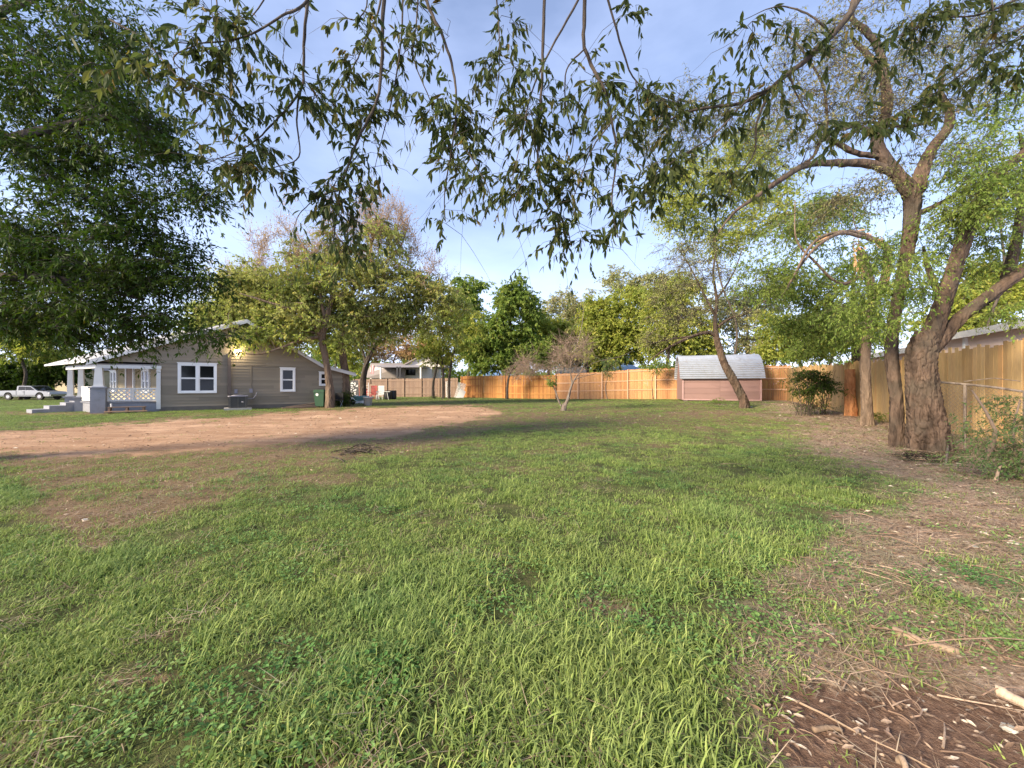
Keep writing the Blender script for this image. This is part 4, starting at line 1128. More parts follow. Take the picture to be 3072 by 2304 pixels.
        T.twigs(C, 11, .55, 8, .064, .38, .3, tr=.0038, leafp=.75)
    return T.build('tall_crooked_tree', 'tall crooked tree with a cut knot at its fork, thin crown at the upper right', 'tree', b, M['bark_big'], M['leaf_grey'], M['bark_dark'])
big_tree()

def broken_tree():
    A = 13.0; b = gnd(2603, 1277); A = b[1]; T = Tree(20)
    T.limb([(b[0], A, b[2] - .1)] + pl([(2602, 1240, A), (2598, 1150, A), (2596, 1050, A), (2606, 960, A), (2618, 900, A), (2606, 830, A), (2588, 770, A), (2576, 745, A)]), radii=[.22, .17, .145, .135, .13, .13, .12, .12, .08], n=12, lump=.06)
    T.limb(pl([(2616, 905, A), (2645, 860, A), (2662, 800, A), (2660, 745, A), (2640, 725, A)]), radii=[.14, .13, .12, .1, .05], n=10)
    T.limb(pl([(2640, 728, A - .1), (2590, 712, A - .3), (2520, 700, A - .6), (2450, 740, A - .9), (2400, 800, A - 1), (2360, 870, A - 1)]), radii=[.07, .06, .055, .045, .03, .012], n=8)
    T.limb(pl([(2640, 722, A - .1), (2560, 695, A - .3), (2480, 705, A - .6), (2430, 740, A - .9), (2380, 830, A - 1.2), (2340, 900, A - 1.2)]), radii=[.05, .05, .045, .04, .03, .01], n=8)
    T.limb(pl([(2600, 820, A), (2540, 850, A - .4), (2500, 840, A - .6), (2450, 790, A - .8), (2390, 720, A - 1), (2385, 600, A - 1)]), radii=[.05, .05, .04, .035, .025, .01], n=7)
    for bb in [(2480, 620, A + 1.8, 140, 60, 1.2, 34), (2400, 700, A + 1.8, 130, 90, 1.2, 38), (2330, 820, A, 120, 90, 1.6, 34), (2450, 870, A + .5, 130, 80, 1.6, 36), (2560, 780, A + 1.8, 110, 90, 1.2, 22), (2420, 970, A + 1, 120, 50, 1.4, 30), (2560, 1010, A + .6, 80, 40, 1.2, 16)]:
        C = pblob(T.r, *bb, .15); T.grow(C, rk=.008, sides=4, jag=.25)
        T.twigs(C, 13, .65, 13, .10, .42, .35, tr=.004)
    root = T.build('broken_tree', 'storm-broken tree with splintered orange limbs hanging left, between fence corner and big tree', 'tree', b, M['bark_tan'], M['leaf_mid'], M['twig'])
    # splintered wood showing at the breaks
    mb = MB(); r = np.random.default_rng(4)
    for (x, y, dx, dy, n) in [(2580, 750, -12, -26, 7), (2650, 735, -30, -18, 7), (2600, 705, -60, -4, 6), (2500, 702, -50, 10, 5), (2572, 770, 14, 60, 5), (2660, 790, 2, 60, 5)]:
        for k in range(n):
            p = at(x + r.normal(0, 8), y + r.normal(0, 6), A - .18 + r.normal(0, .05)); q = at(x + dx + r.normal(0, 10), y + dy + r.normal(0, 8), A - .18)
            mb.tube([p, (p + q) / 2 + r.normal(0, .03, 3), q], [.028, .018, .004], 5)
    mb.build('splintered_wood', M['wood_break'], root)
broken_tree()

def stump_trunks():
    b = gnd(2551, 1248); A = b[1]
    T = Tree(22)
    T.limb([(b[0], A, b[2] - .1)] + pl([(2551, 1225, A), (2549, 1190, A), (2549, 1150, A), (2549, 1108, A)]), radii=[.26, .22, .2, .19, .17], n=12)
    T.build('orange_barked_tree', 'orange-brown bare broken-off tree by the dark shrub', 'tree', b, M['bark_orange'], None)
    b = on((2573 - HX) / F * (A + .7), A + .7)
    T = Tree(23)
    A2 = A + .7
    T.limb([(b[0], A2, b[2] - .1)] + pl([(2573, 1220, A2), (2571, 1150, A2), (2569, 1080, A2), (2565, 1000, A2), (2558, 900, A2), (2562, 820, A2)]), radii=[.26, .22, .2, .19, .15, .1, .05], n=10)
    for bb in [(2540, 1010, A2, 110, 50, 1.6, 30), (2520, 930, A2, 110, 70, 1.6, 30), (2440, 1040, A2, 90, 40, 1.4, 24)]:
        C = pblob(T.r, *bb, .15); T.grow(C, rk=.01, sides=4); T.twigs(C, 12, .75, 13, .13, .42, .35, tr=.006)
    T.build('dark_trunk_tree', 'dark straight trunk with mid-green crown just right of the orange trunk', 'tree', b, M['bark_dark'], M['leaf_mid'], M['twig'])
stump_trunks()

# --- background trees
G = 'trees beyond the fences'
bgtree('background_tree', 'dark green bushy tree rising behind the orange fence', 1525, 900, 50, [(1470, 1000, 80, 80, 3, 70), (1560, 950, 80, 95, 3, 90), (1590, 1050, 80, 60, 3, 60), (1530, 885, 50, 45, 2, 34), (1440, 1040, 70, 60, 3, 44), (1500, 1080, 100, 40, 3, 50)], M['leaf_mid'], M['bark_dark'], 31, ls=.24, tl=1.0, group=G)
bgtree('background_tree', 'slim olive tree left of the dark green bushy one, above the fence joint', 1395, 900, 54, [(1385, 950, 60, 80, 3, 60), (1400, 870, 50, 50, 2, 34), (1420, 1030, 60, 70, 2, 50)], M['leaf_mid'], M['bark_dark'], 32, ls=.24, tl=1.0, group=G)
bgtree('background_tree', 'pale thin tree with see-through crown above the bare sapling', 1700, 890, 62, [(1690, 940, 75, 75, 4, 80), (1750, 930, 60, 60, 3, 56), (1660, 1030, 60, 60, 3, 50), (1720, 1050, 90, 50, 3, 60)], M['leaf_pale'], M['bark_grey'], 33, ls=.2, leafp=.8, tl=1.3, tr=.02, twigm=M['twig_light'], group=G)
bgtree('background_tree', 'round yellow-green tree right of the bare sapling, behind the fence', 1860, 900, 47, [(1850, 980, 95, 95, 3.4, 110), (1910, 920, 75, 65, 3, 60), (1810, 1040, 80, 60, 3, 60), (1930, 1030, 80, 70, 3, 64), (1800, 940, 50, 60, 2, 34)], M['leaf_yellow'], M['bark_grey'], 34, ls=.2, tl=1.0, group=G)
bgtree('background_tree', 'tall pale grey-green tree farthest back between the yellow-green crown and the leaning tree', 1910, 850, 75, [(1870, 860, 80, 50, 4, 50), (1960, 860, 80, 60, 4, 54), (2030, 880, 70, 70, 4, 54)], M['leaf_pale'], M['bark_grey'], 35, ls=.26, leafp=.8, tl=1.4, tr=.02, group=G)
bgtree('background_tree', 'olive-green tree behind the left end of the shed roof', 2010, 960, 36, [(1990, 1010, 70, 60, 2.4, 60), (2060, 980, 80, 70, 2.4, 70), (1990, 920, 80, 70, 2, 56), (2100, 1040, 80, 40, 2, 40), (2060, 880, 60, 60, 2, 30)], M['leaf_yellow'], M['bark_dark'], 36, ls=.15, tl=.8, group=G)
bgtree('background_tree', 'tall sunlit yellow-green tree high behind the leaning tree', 2180, 520, 33, [(2100, 560, 110, 70, 2.4, 60), (2220, 500, 110, 90, 2.4, 70), (2040, 640, 90, 70, 2, 44), (2300, 620, 120, 100, 2.6, 70), (2160, 700, 130, 90, 2.6, 70), (2000, 560, 60, 50, 1.6, 16), (2260, 420, 80, 60, 2, 26)], M['leaf_yellow'], M['bark_dark'], 37, ls=.125, nt=12, tl=.95, nl=12, trunk_r=.085, leafp=.9, group=G)
bgtree('background_tree', 'bright green bushy tree behind the fence right of the shed', 2400, 980, 33, [(2360, 1040, 70, 45, 2, 50), (2440, 1010, 90, 60, 2.4, 70), (2330, 980, 60, 50, 2, 36), (2530, 1000, 80, 60, 2, 40), (2300, 1060, 40, 26, 1.5, 16)], M['leaf_yellow'], M['bark_dark'], 38, ls=.14, tl=.7, group=G)
bgtree('background_tree', 'pale twiggy tree behind the shed roof', 2240, 860, 40, [(2220, 950, 90, 80, 3, 50), (2300, 900, 90, 70, 3, 44), (2150, 940, 60, 70, 2.4, 30), (2260, 1030, 80, 30, 2.5, 30)], M['leaf_pale'], M['bark_grey'], 39, ls=.15, leafp=.85, tl=1.0, tr=.012, twigm=M['twig_light'], group=G)
bgtree('background_tree', 'golden yellow-green tree behind the pinkish house at right', 2990, 820, 19, [(2960, 900, 120, 70, 1.8, 70), (3060, 860, 100, 90, 1.8, 60), (2880, 960, 70, 50, 1.4, 30), (3000, 790, 80, 40, 1.4, 20)], M['leaf_yellow'], M['bark_dark'], 40, ls=.11, tl=.6, group=G)
bgtree('background_tree', 'thin bare-topped tree high at the far right edge', 3010, 450, 17, [(3000, 620, 90, 120, 1.8, 40), (3040, 480, 70, 80, 1.4, 22)], M['leaf_pale'], M['bark_dark'], 41, ls=.07, tl=.8, leafp=.35, tr=.005, trunk_r=.06, group=G)
bgtree('background_tree', 'pinkish-tan tree above the neighbour roof beyond the grey fence', 1190, 1000, 66, [(1150, 1040, 80, 50, 3, 44), (1230, 1030, 80, 60, 3, 44), (1100, 1000, 60, 40, 3, 24), (1290, 1050, 50, 40, 3, 20)], M['leaf_tan'], M['bark_grey'], 42, ls=.22, leafp=.85, tl=1.3, tr=.02, twigm=M['twig_light'], group=G)
bgtree('background_tree', 'olive tree far behind the right end of the taupe house', 1000, 1000, 62, [(960, 1030, 80, 40, 3, 30), (1040, 1040, 60, 50, 3, 26), (1060, 1090, 40, 30, 2, 12)], M['leaf_yellow'], M['bark_grey'], 43, ls=.24, tl=1.2, group=G)
bgtree('background_tree', 'olive tree at the far left beyond the parked pickup', 60, 960, 46, [(40, 1010, 90, 60, 3, 70), (130, 1040, 60, 60, 3, 44), (0, 960, 90, 60, 3, 44), (-80, 1020, 70, 80, 3, 34), (110, 960, 60, 50, 2.5, 24)], M['leaf_yellow'], M['bark_dark'], 44, ls=.2, tl=1.0, group=G)
bgtree('background_tree', 'dark hedge-like tree right behind the parked pickup', 90, 1110, 52, [(30, 1120, 90, 36, 3, 60), (130, 1120, 60, 40, 3, 50), (200, 1090, 40, 50, 3, 30), (-60, 1110, 60, 50, 3, 30)], M['leaf_dark'], M['bark_dark'], 45, ls=.24, tl=1.0, gz=-.3, group=G)
for k, (px, py, Y, lab) in enumerate([(1640, 985, 57, 'soft green tree just right of the dark green bushy one'), (1770, 1000, 55, 'olive tree between the thin pale one and the round yellow-green one'), (1650, 1060, 70, 'low dark olive tree between the dark green tree and the thin pale one'), (1790, 1070, 66, 'low dull green tree behind the round yellow-green one'), (2120, 1090, 45, 'low green tree directly behind the shed'), (1260, 1075, 75, 'distant dull tree above the gap in the grey fence'), (2500, 960, 45, 'tall olive tree behind the broken tree')]):
    bgtree('background_tree', lab, px, py - 30, Y, [(px, py, 80, 45, 4, 60), (px + 60, py + 10, 50, 35, 3, 24)], M[['leaf_yellow', 'leaf_olive', 'leaf_mid', 'leaf_shrub', 'leaf_mid', 'leaf_olive', 'leaf_olive'][k]], M['bark_dark'], 50 + k, ls=.26 if Y > 50 else .18, tl=1.1, group=G)

# far wood that closes the view at the horizon
def far_woods():
    T = Tree(90); r = T.r
    n = 2300; X = r.uniform(-130, 110, n); Y = r.uniform(82, 100, n)
    hh = 8 + 3 * vnoise(X, Y * 0, 9, 91) + 1.4 * vnoise(X, Y * 0, 3, 92)
    C = np.stack([X, Y, r.uniform(.1, 1, n) * hh], -1)
    T.twigs(C, 10, 1.6, 9, .5, .55, .2, stem=False)
    tri = T.lb
    o = mesh_np('distant_woods', np.concatenate(T.lv), tri, M['leaf_mid'], None, np.concatenate(T.lr))
    tag(o, 'low green far-off woods along the horizon behind all the fences', 'woods', kind='stuff')
far_woods()

# house wall frame
TH = math.radians(35.5)
U = np.array([math.cos(TH), math.sin(TH), 0]); NO = np.array([math.sin(TH), -math.cos(TH), 0]); ZZ = np.array([0, 0, 1.0])
C0 = np.array([-18.5, 20.2, 0.0])
W_ = norm(np.array([-.88, .475, 0]))          # direction of the porch front, going away to the left

def hp(t, z, d=0.0): return C0 + U * t + NO * d + ZZ * z
def wall_t(px):
    k = (px - HX) / F
    return (k * C0[1] - C0[0]) / (U[0] - k * U[1])
def wall_tz(px, py):
    t = wall_t(px); p = C0 + U * t
    return t, H - (py - HY) / F * p[1]


# ------------------------------------------------------------------ shrubs
def shrubs():
    # dark shrub by the fence corner
    b = gnd(2440, 1246); A = b[1]; T = Tree(60)
    for k in range(16):
        x = T.r.uniform(2385, 2500); T.limb([at(x, 1250, A + T.r.normal(0, .3)), at(x + T.r.normal(0, 12), 1180, A + T.r.normal(0, .3)), at(x + T.r.normal(0, 25), 1110, A)], .018, .006, n=5, trunk=False)
    C = np.concatenate([pblob(T.r, 2430, 1130, A, 60, 30, 1, 50, .2), pblob(T.r, 2470, 1155, A, 40, 30, .8, 36, .2), pblob(T.r, 2410, 1170, A, 35, 30, .8, 24, .2)])
    T.grow(C, rk=.006, sides=4); T.twigs(C, 9, .32, 9, .075, .45, .4, tr=.003)
    C = pblob(T.r, 2440, 1215, A, 70, 24, .7, 44, .1); C[:, 2] = np.maximum(C[:, 2], b[2] + .1)
    T.grow(C, rk=.005, sides=4, jag=.3); T.twigs(C, 10, .4, 2, .06, .5, .3, tr=.004)
    T.build('dark_shrub', 'dark leafy shrub with dead twigs round its foot at the far fence corner', 'shrub', b, M['bark_dark'], M['leaf_dark'], M['twig'], crown='foliage')
    # feathery shrub at the right edge
    b = gnd(3000, 1440); A = b[1]; T = Tree(61)
    T.limb(pl([(2965, 1365, A + .1), (2985, 1300, A), (2960, 1240, A), (2915, 1170, A)]), .03, .012, n=7, trunk=False)
    T.limb(pl([(2985, 1460, A - .2), (3000, 1400, A - .1), (3040, 1375, A - .1)]), .022, .008, n=6, trunk=False)
    T.limb(pl([(3060, 1440, A), (3040, 1300, A), (3060, 1200, A)]), .025, .01, n=6, trunk=False)
    for bb in [(2960, 1290, A, 70, 60, .5, 14), (3040, 1270, A, 70, 60, .5, 22), (3040, 1350, A, 60, 50, .4, 20), (2930, 1370, A, 50, 40, .4, 7), (3080, 1400, A - .2, 60, 50, .4, 20), (3010, 1200, A + .2, 60, 20, .4, 8)]:
        C = pblob(T.r, *bb, .15); T.grow(C, rk=.005, sides=4); T.twigs(C, 6, .3, 11, .05, .3, .4, tr=.0018, hang=.2)
    T.build('feathery_shrub', 'feathery green shrub at the right edge in front of the fence', 'shrub', b, M['bark_grey'], M['leaf_shrub'], M['twig_light'], crown='foliage')
    # small green climber over the fence left of the shed
    A = 31.6; T = Tree(62); b = on((1960 - HX) / F * A, A)
    T.limb([(b[0], A, b[2]), at(1956, 1150, A), at(1962, 1115, A)], .04, .02, n=6, trunk=False)
    C = np.concatenate([pblob(T.r, 1965, 1100, A, 34, 24, .4, 26, .2), pblob(T.r, 1990, 1085, A, 26, 20, .4, 14, .2)]); T.grow(C, rk=.006, sides=4); T.twigs(C, 8, .35, 9, .09, .5, .5, tr=.004)
    T.build('climbing_vine', 'bright green vine spilling over the orange fence just left of the shed', 'vine', b, M['bark_dark'], M['leaf_mid'], M['twig'], crown='foliage')
    A = 35.4; T = Tree(63); b = on((1822 - HX) / F * A, A)
    T.limb([(b[0], A, b[2]), at(1816, 1160, A), at(1826, 1120, A)], .05, .02, n=6, trunk=False)
    C = np.concatenate([pblob(T.r, 1835, 1112, A, 45, 22, .4, 26, .2), pblob(T.r, 1820, 1080, A, 30, 24, .4, 14, .2)]); T.grow(C, rk=.006, sides=4); T.twigs(C, 8, .45, 7, .1, .5, .5, tr=.005)
    T.build('climbing_vine', 'grey-green vine on the orange fence behind the bare sapling, farther left', 'vine', b, M['bark_dark'], M['leaf_shrub'], M['twig_light'], crown='foliage')
    # low shoots at trunk feet
    for i, (x, y, lab) in enumerate([(2625, 1268, 'small green shoots at the foot of the broken tree'), (2150, 1210, 'low weeds at the foot of the crooked tree by the shed'), (1300, 1196, 'low green weeds at the foot of the vine-covered tree')]):
        b = gnd(x, y); T = Tree(70 + i); C = blob(T.r, b + np.array([0, 0, .2]), (.5, .3, .2), 14, .1); C[:, 2] = np.maximum(C[:, 2], b[2] + .04)
        T.nodes = [b]; T.nrad = [.01]; T.grow(C, rk=.004, sides=3); T.twigs(C, 6, .2, 8, .05, .5, .3, tr=.002)
        T.build('small_bush', lab, 'bush', b, M['bark_dark'], M['leaf_mid'], M['twig'], crown='foliage')
    # bush under the yard tree by the bin
    b = gnd(1020, 1216); T = Tree(75); b = hp(wall_t(1028), 0, .55)
    C = blob(T.r, b + np.array([0, 0, .55]), (.6, .35, .55), 50, .2); T.nodes = [b]; T.nrad = [.02]; T.grow(C, rk=.005, sides=3); T.twigs(C, 7, .3, 8, .08, .5, .3, tr=.003)
    T.build('dark_bush', 'dark bush behind the twin-trunk tree at the house corner', 'bush', b, M['bark_dark'], M['leaf_dark'], M['twig'], crown='foliage')
shrubs()

# ------------------------------------------------------------------ house
def window(parent, t0, t1, z0, z1, double=False, name='window', hpf=hp, frame=.1):
    """hung window proud of the siding; glass and sashes"""
    mb = MB(); w = t1 - t0; h = z1 - z0
    def bx(ta, tb, za, zb, d0, d1, m=mb): m.box((hpf((ta + tb) / 2, (za + zb) / 2, (d0 + d1) / 2)), (tb - ta, d1 - d0, zb - za), ax=hpf.u, ay=hpf.n)
    f = frame
    bx(t0 - f, t1 + f, z1, z1 + f, .0, .10); bx(t0 - f, t1 + f, z0 - f, z0, .0, .11)
    bx(t0 - f, t0, z0, z1, .0, .095); bx(t1, t1 + f, z0, z1, .0, .095)
    bx(t0 - f - .03, t1 + f + .03, z1 + f, z1 + f + .035, .0, .13)
    cols = [(t0, t1)]
    if double:
        m_ = (t0 + t1) / 2; cols = [(t0, m_ - .055), (m_ + .055, t1)]; bx(m_ - .055, m_ + .055, z0, z1, .0, .095)
    win = mb.build(name, M['window_white'], parent)
    sm = MB(); gm = MB()
    for a, b in cols:
        zm = (z0 + z1) / 2; s = .04
        for za, zb, dd in ((z0, zm, .06), (zm, z1, .072)):
            bx(a, b, zb - s, zb, dd - .012, dd, sm); bx(a, b, za, za + s, dd - .012, dd, sm)
            bx(a, a + s, za + s, zb - s, dd - .012, dd, sm); bx(b - s, b, za + s, zb - s, dd - .012, dd, sm)
            bx(a + s, b - s, za + s, zb - s, dd - .012, dd - .006, gm)
    sm.build('sash', M['window_white'], win); gm.build('glass', M['glass'], win)
    return win
hp.u = U; hp.n = NO

def siding_panel(mb, f, tl, tr, z0, z1, step=.16, lap=.036, roof=None, r=random):
    """lapped boards between tl and tr; roof(t) gives the top height"""
    z = z0
    while z < z1 - .01:
        zb = min(z + step, z1)
        if roof is None: a0, a1, b0, b1 = tl, tr, tl, tr
        else:
            a0, a1 = roof(z); b0, b1 = roof(zb)
            a0, a1, b0, b1 = max(a0, tl), min(a1, tr), max(b0, tl), min(b1, tr)
            if a1 - a0 < .02: break
            if b1 < b0: b0 = b1 = (b0 + b1) / 2
        cuts = [0, 1]
        if a1 - a0 > 4: cuts = [0, random.uniform(.15, .5), random.uniform(.55, .85), 1]
        for c0, c1 in zip(cuts[:-1], cuts[1:]):
            ga, gb = a0 + (a1 - a0) * c0, a0 + (a1 - a0) * c1; ha, hb = b0 + (b1 - b0) * c0, b0 + (b1 - b0) * c1
            mb.add([f(ga, z, lap), f(gb, z, lap), f(hb, zb, 0.002), f(ha, zb, 0.002), f(ga, z, 0), f(gb, z, 0)], [(0, 1, 2, 3), (4, 5, 1, 0)])
        z += step

def build_house():
    tA = wall_t(296) ; tB = wall_t(1040); tp, zp = wall_tz(741, 968)
    zL = 2.55; tE = wall_t(965); zE = wall_tz(965, 1100)[1]
    zB = wall_tz(1040, 1120)[1]
    Z0 = .24
    root = thing('house', 'taupe clapboard house with white-trimmed windows and a front porch at the left', 'house', hp(0, 0))
    # gable wall: right part full height, left part only the triangle over the porch
    def roof(z):
        left = tA + (tp - tA) * (z - zL) / (zp - zL) if z > zL else tA
        if z > zE: rt = tp + (tE - tp) * (zp - z) / (zp - zE)
        elif z > zB: rt = tE + (tB - tE) * (zE - z) / (zE - zB)
        else: rt = tB
        return left, rt
    mb = MB(); siding_panel(mb, hp, 0, 99, Z0, zL, roof=roof); siding_panel(mb, hp, tA, 99, zL, zp, roof=roof)
    D = 6.6
    def wdir(t, z, s): return hp(t, z) + W_ * s     # point s metres back along the house
    # solid core behind the boards
    core = [hp(0, 0, -.01), hp(tB, 0, -.01), hp(tB, zB, -.01), hp(tE, zE, -.01), hp(tp, zp - .02, -.01), hp(tA, zL, -.01), hp(0, zL, -.01)]
    mb.prism(core, W_ * D, r=.4)
    mb.build('wall', M['siding'], root)
    # right end wall boards
    class _f: pass
    sk = MB(); 
    sk.box(hp(tB / 2, Z0 / 2 - .05, .02), (tB, .08, Z0 + .1), ax=U, ay=NO); sk.build('skirting', M['skirt'], root)
    # corner boards and frieze
    tr = MB()
    tr.box(hp(-.04, (Z0 - .12 + 2.35) / 2, .03), (.17, .09, 2.35 - Z0 + .12), ax=U, ay=NO)
    tr.build('corner_board', M['white'], root)
    # gable beam over porch (white)
    bm = MB(); bm.box(hp(tA / 2, 2.30, .05), (abs(tA) + .15, .14, .17), ax=U, ay=NO)
    pA = hp(tA, 0); 
    Lf = 4.6
    fn = np.cross(W_, ZZ); 
    if fn[0] > 0: fn = -fn
    bm.box(pA + W_ * Lf / 2 + ZZ * 2.30, (Lf, .14, .17), ax=W_, ay=fn); bm.build('porch_beam', M['white'], root)
    # roof: slabs either side of the ridge running back
    rf = MB(); ov = .35; th = .09
    def slab(ta, za, tb, zb, back):
        a = np.array([ta, za]); b = np.array([tb, zb]); 
        poly = [hp(ta, za, ov), hp(tb, zb, ov), hp(tb, zb + th, ov), hp(ta, za + th, ov)]
        rf.prism(poly, W_ * back - NO * ov, r=.5)
    sl_l = (zp - zL) / (tp - tA)
    slab(tA - .35, zL - .35 * sl_l + .06, tp, zp + .06, D + .5)
    slab(tp, zp + .06, tE, zE + .06, D + .5)
    sl_r = (zE - zB) / (tB - tE)
    slab(tE, zE + .06, tB + .5, zB - .5 * sl_r + .06, D + .5)
    roofo = rf.build('roof', M['roof'], root)
    # rake boards
    rb = MB()
    for (ta, za, tb, zb) in [(tA - .35, zL - .35 * sl_l, tp, zp), (tp, zp, tE, zE), (tE, zE, tB + .5, zB - .5 * sl_r)]:
        poly = [hp(ta, za - .07, ov + .004), hp(tb, zb - .07, ov + .004), hp(tb, zb + .058, ov + .004), hp(ta, za + .058, ov + .004)]
        rb.prism(poly, NO * .03)
    rb.build('rake_board', M['white'], root)
    # standing seams on the visible left roof slope
    sm = MB()
    for s in np.arange(.3, D, .45):
        a = hp(tA - .35, zL - .35 * sl_l + .06 + th + .012, ov) + (W_ * D - NO * ov) * (s / D); b = hp(tp, zp + .06 + th + .012, ov) + (W_ * D - NO * ov) * (s / D)
        sm.tube([a, b], .014, 4)
    sm.build('roof_seam', M['roof'], roofo)
    # windows measured on the wall
    for (x0, y0, x1, y1, dbl) in [(541, 1096, 644, 1174, True), (846, 1109, 880, 1170, False), (962, 1121, 984, 1153, False)]:
        t0, z1 = wall_tz(x0, y0); t1, z0 = wall_tz(x1, y1)
        zc1 = (z1 + wall_tz(x1, y0)[1]) / 2; zc0 = (z0 + wall_tz(x0, y1)[1]) / 2
        window(root, t0, t1, zc0, zc1, dbl)
    # gable vent
    t0, z1 = wall_tz(692, 1003); t1, z0 = wall_tz(727, 1020)
    v = MB(); v.box(hp((t0 + t1) / 2, (z0 + z1) / 2, .03), (t1 - t0, .06, z1 - z0), ax=U, ay=NO); vo = v.build('gable_vent', M['white'], root)
    v = MB()
    for k in range(4):
        v.box(hp((t0 + t1) / 2, z0 + (z1 - z0) * (k + .75) / 4.6, .066), ((t1 - t0) * .8, .012, .035), ax=U, ay=NO)
    v.build('vent_slots', M['car_trim'], vo)
    # brown chase
    t0, z1 = wall_tz(683, 1061); t1, z0 = wall_tz(693, 1192)
    v = MB(); v.box(hp((t0 + t1) / 2, (z0 + z1) / 2, .08), (t1 - t0, .16, z1 - z0), ax=U, ay=NO); v.build('downpipe', M['brown_metal'], root)
    # conduit and boxes
    t, z1 = wall_tz(754, 1098); z0 = .35
    v = MB(); v.tube([hp(t, z1, .04), hp(t, z0, .04)], .025, 6); v.tube([hp(t, z1, .04), hp(t + 1.6, z1 - .02, .04)], .02, 6); v.build('conduit', M['siding'], root)
    t, z = wall_tz(753, 1172); v = MB(); v.box(hp(t, z, .06), (.16, .12, .24), ax=U, ay=NO); v.build('meter_box', M['fascia_grey'], root)
    t, z = wall_tz(708, 1174); v = MB(); v.box(hp(t, z, .06), (.15, .1, .24), ax=U, ay=NO); v.build('meter_box', M['fascia_grey'], root)
    # lit flood lamp
    t, z = wall_tz(712, 1053)
    lm, tt_, pp_, oo_ = nmat('lit_lamp'); pp_.inputs['Emission Color'].default_value = (1, .83, .55, 1); pp_.inputs['Emission Strength'].default_value = 22; pp_.inputs['Base Color'].default_value = (.9, .85, .7, 1)
    v = MB(); v.tube([hp(t, z + .02, .02), hp(t, z + .02, .10)], .06, 10); fl = v.build('flood_lamp', M['white'], root)
    v = MB()
    v.tube([hp(t - .07, z, .12), hp(t - .09, z - .02, .20)], [.045, .075], 12); v.tube([hp(t + .07, z, .12), hp(t + .09, z - .02, .20)], [.045, .075], 12)
    v.build('bulb', lm, fl)
    pd = bpy.data.lights.new('flood_light', 'POINT'); pd.energy = 26; pd.color = (1, .8, .5); pd.shadow_soft_size = .08
    po = bpy.data.objects.new('flood_light', pd); po.location = tuple(hp(t, z - .02, .36)); COL.objects.link(po)

    # ---------------- porch
    floor_z = .5
    pf = MB()
    pts = [hp(tA, 0), hp(0, 0), hp(0, 0) + W_ * Lf, hp(tA, 0) + W_ * Lf]
    pf.prism([p + ZZ * -.1 for p in pts], ZZ * (floor_z + .08)); pf.build('porch_base', M['grey_paint'], root)
    pf = MB(); 
    o1 = NO * .05
    pf.prism([hp(tA - .04, floor_z - .01, .06), hp(-.13, floor_z - .01, .06), hp(-.13, floor_z - .01, 0) + W_ * Lf, hp(tA - .04, floor_z - .01, 0) + W_ * Lf + fn * .06], ZZ * .05); pf.build('porch_floor', M['grey_paint'], root)
    # porch ceiling
    pf = MB(); pf.prism([hp(tA, 2.40, -.03), hp(0, 2.40, -.03), hp(0, 2.40) + W_ * Lf, hp(tA, 2.40) + W_ * Lf], ZZ * .05); pf.build('porch_ceiling', M['ceil'], root)
    # cream front wall of the house, seen through the porch
    def fp(s, z, d=0.0): return hp(0, z) + W_ * s + fn * d
    fp.u = W_; fp.n = fn
    cw = MB(); siding_panel(cw, fp, .02, D, floor_z, 2.4, step=.13); cw.build('porch_wall', M['siding_cream'], root)
    window(root, 1.15, 1.95, 1.05, 2.15, True, hpf=fp, frame=.08)
    window(root, 5.6, 6.4, 1.05, 2.15, True, hpf=fp, frame=.08)
    # door
    d = MB(); d.box(fp(3.6, 1.5, .04), (.95, .06, 2.0), ax=W_, ay=fn); do = d.build('door', M['curtain'], root)
    d = MB(); 
    for s in (3.08, 4.12): d.box(fp(s, 1.5, .06), (.1, .1, 2.1), ax=W_, ay=fn)
    d.box(fp(3.6, 2.56 - .04, .06), (1.14, .1, .1), ax=W_, ay=fn); d.build('door_frame', M['window_white'], do)
    # corner pier + tapered column
    def pier(base, zt, w, colw0, colw1, zc):
        v = MB(); v.box(base + ZZ * (zt / 2 - .05), (w, w, zt + .1), ax=U, ay=NO); v.box(base + ZZ * (zt + .035), (w + .12, w + .12, .07), ax=U, ay=NO); pr = v.build('pier', M['grey_paint'], root)
        v = MB(); v.frust(base + ZZ * (zt + .07), base + ZZ * zc, (colw0, colw0), (colw1, colw1), ax=U)
        v.box(base + ZZ * (zt + .10), (colw0 + .07, colw0 + .07, .06), ax=U, ay=NO); v.build('column', M['white'], root)
    pier(hp(tA + .02, 0, .02), 1.22, .52, .34, .24, 2.24)
    pier(hp(tA, 0) + W_ * 2.45 + fn * .0, .70, .40, .24, .18, 2.24)
    pier(hp(tA, 0) + W_ * 4.1, .70, .36, .24, .18, 2.24)
    # lattice railing in the gable plane: two panels
    def lattice(t0, t1, z0, z1, solid=False):
        v = MB()
        v.box(hp((t0 + t1) / 2, z1, .03), (t1 - t0, .06, .07), ax=U, ay=NO); v.box(hp((t0 + t1) / 2, z0, .03), (t1 - t0, .06, .07), ax=U, ay=NO)
        v.box(hp(t0 + .03, (z0 + z1) / 2, .028), (.06, .05, z1 - z0), ax=U, ay=NO); v.box(hp(t1 - .03, (z0 + z1) / 2, .028), (.06, .05, z1 - z0), ax=U, ay=NO)
        h = z1 - z0; w = t1 - t0; sp = .20
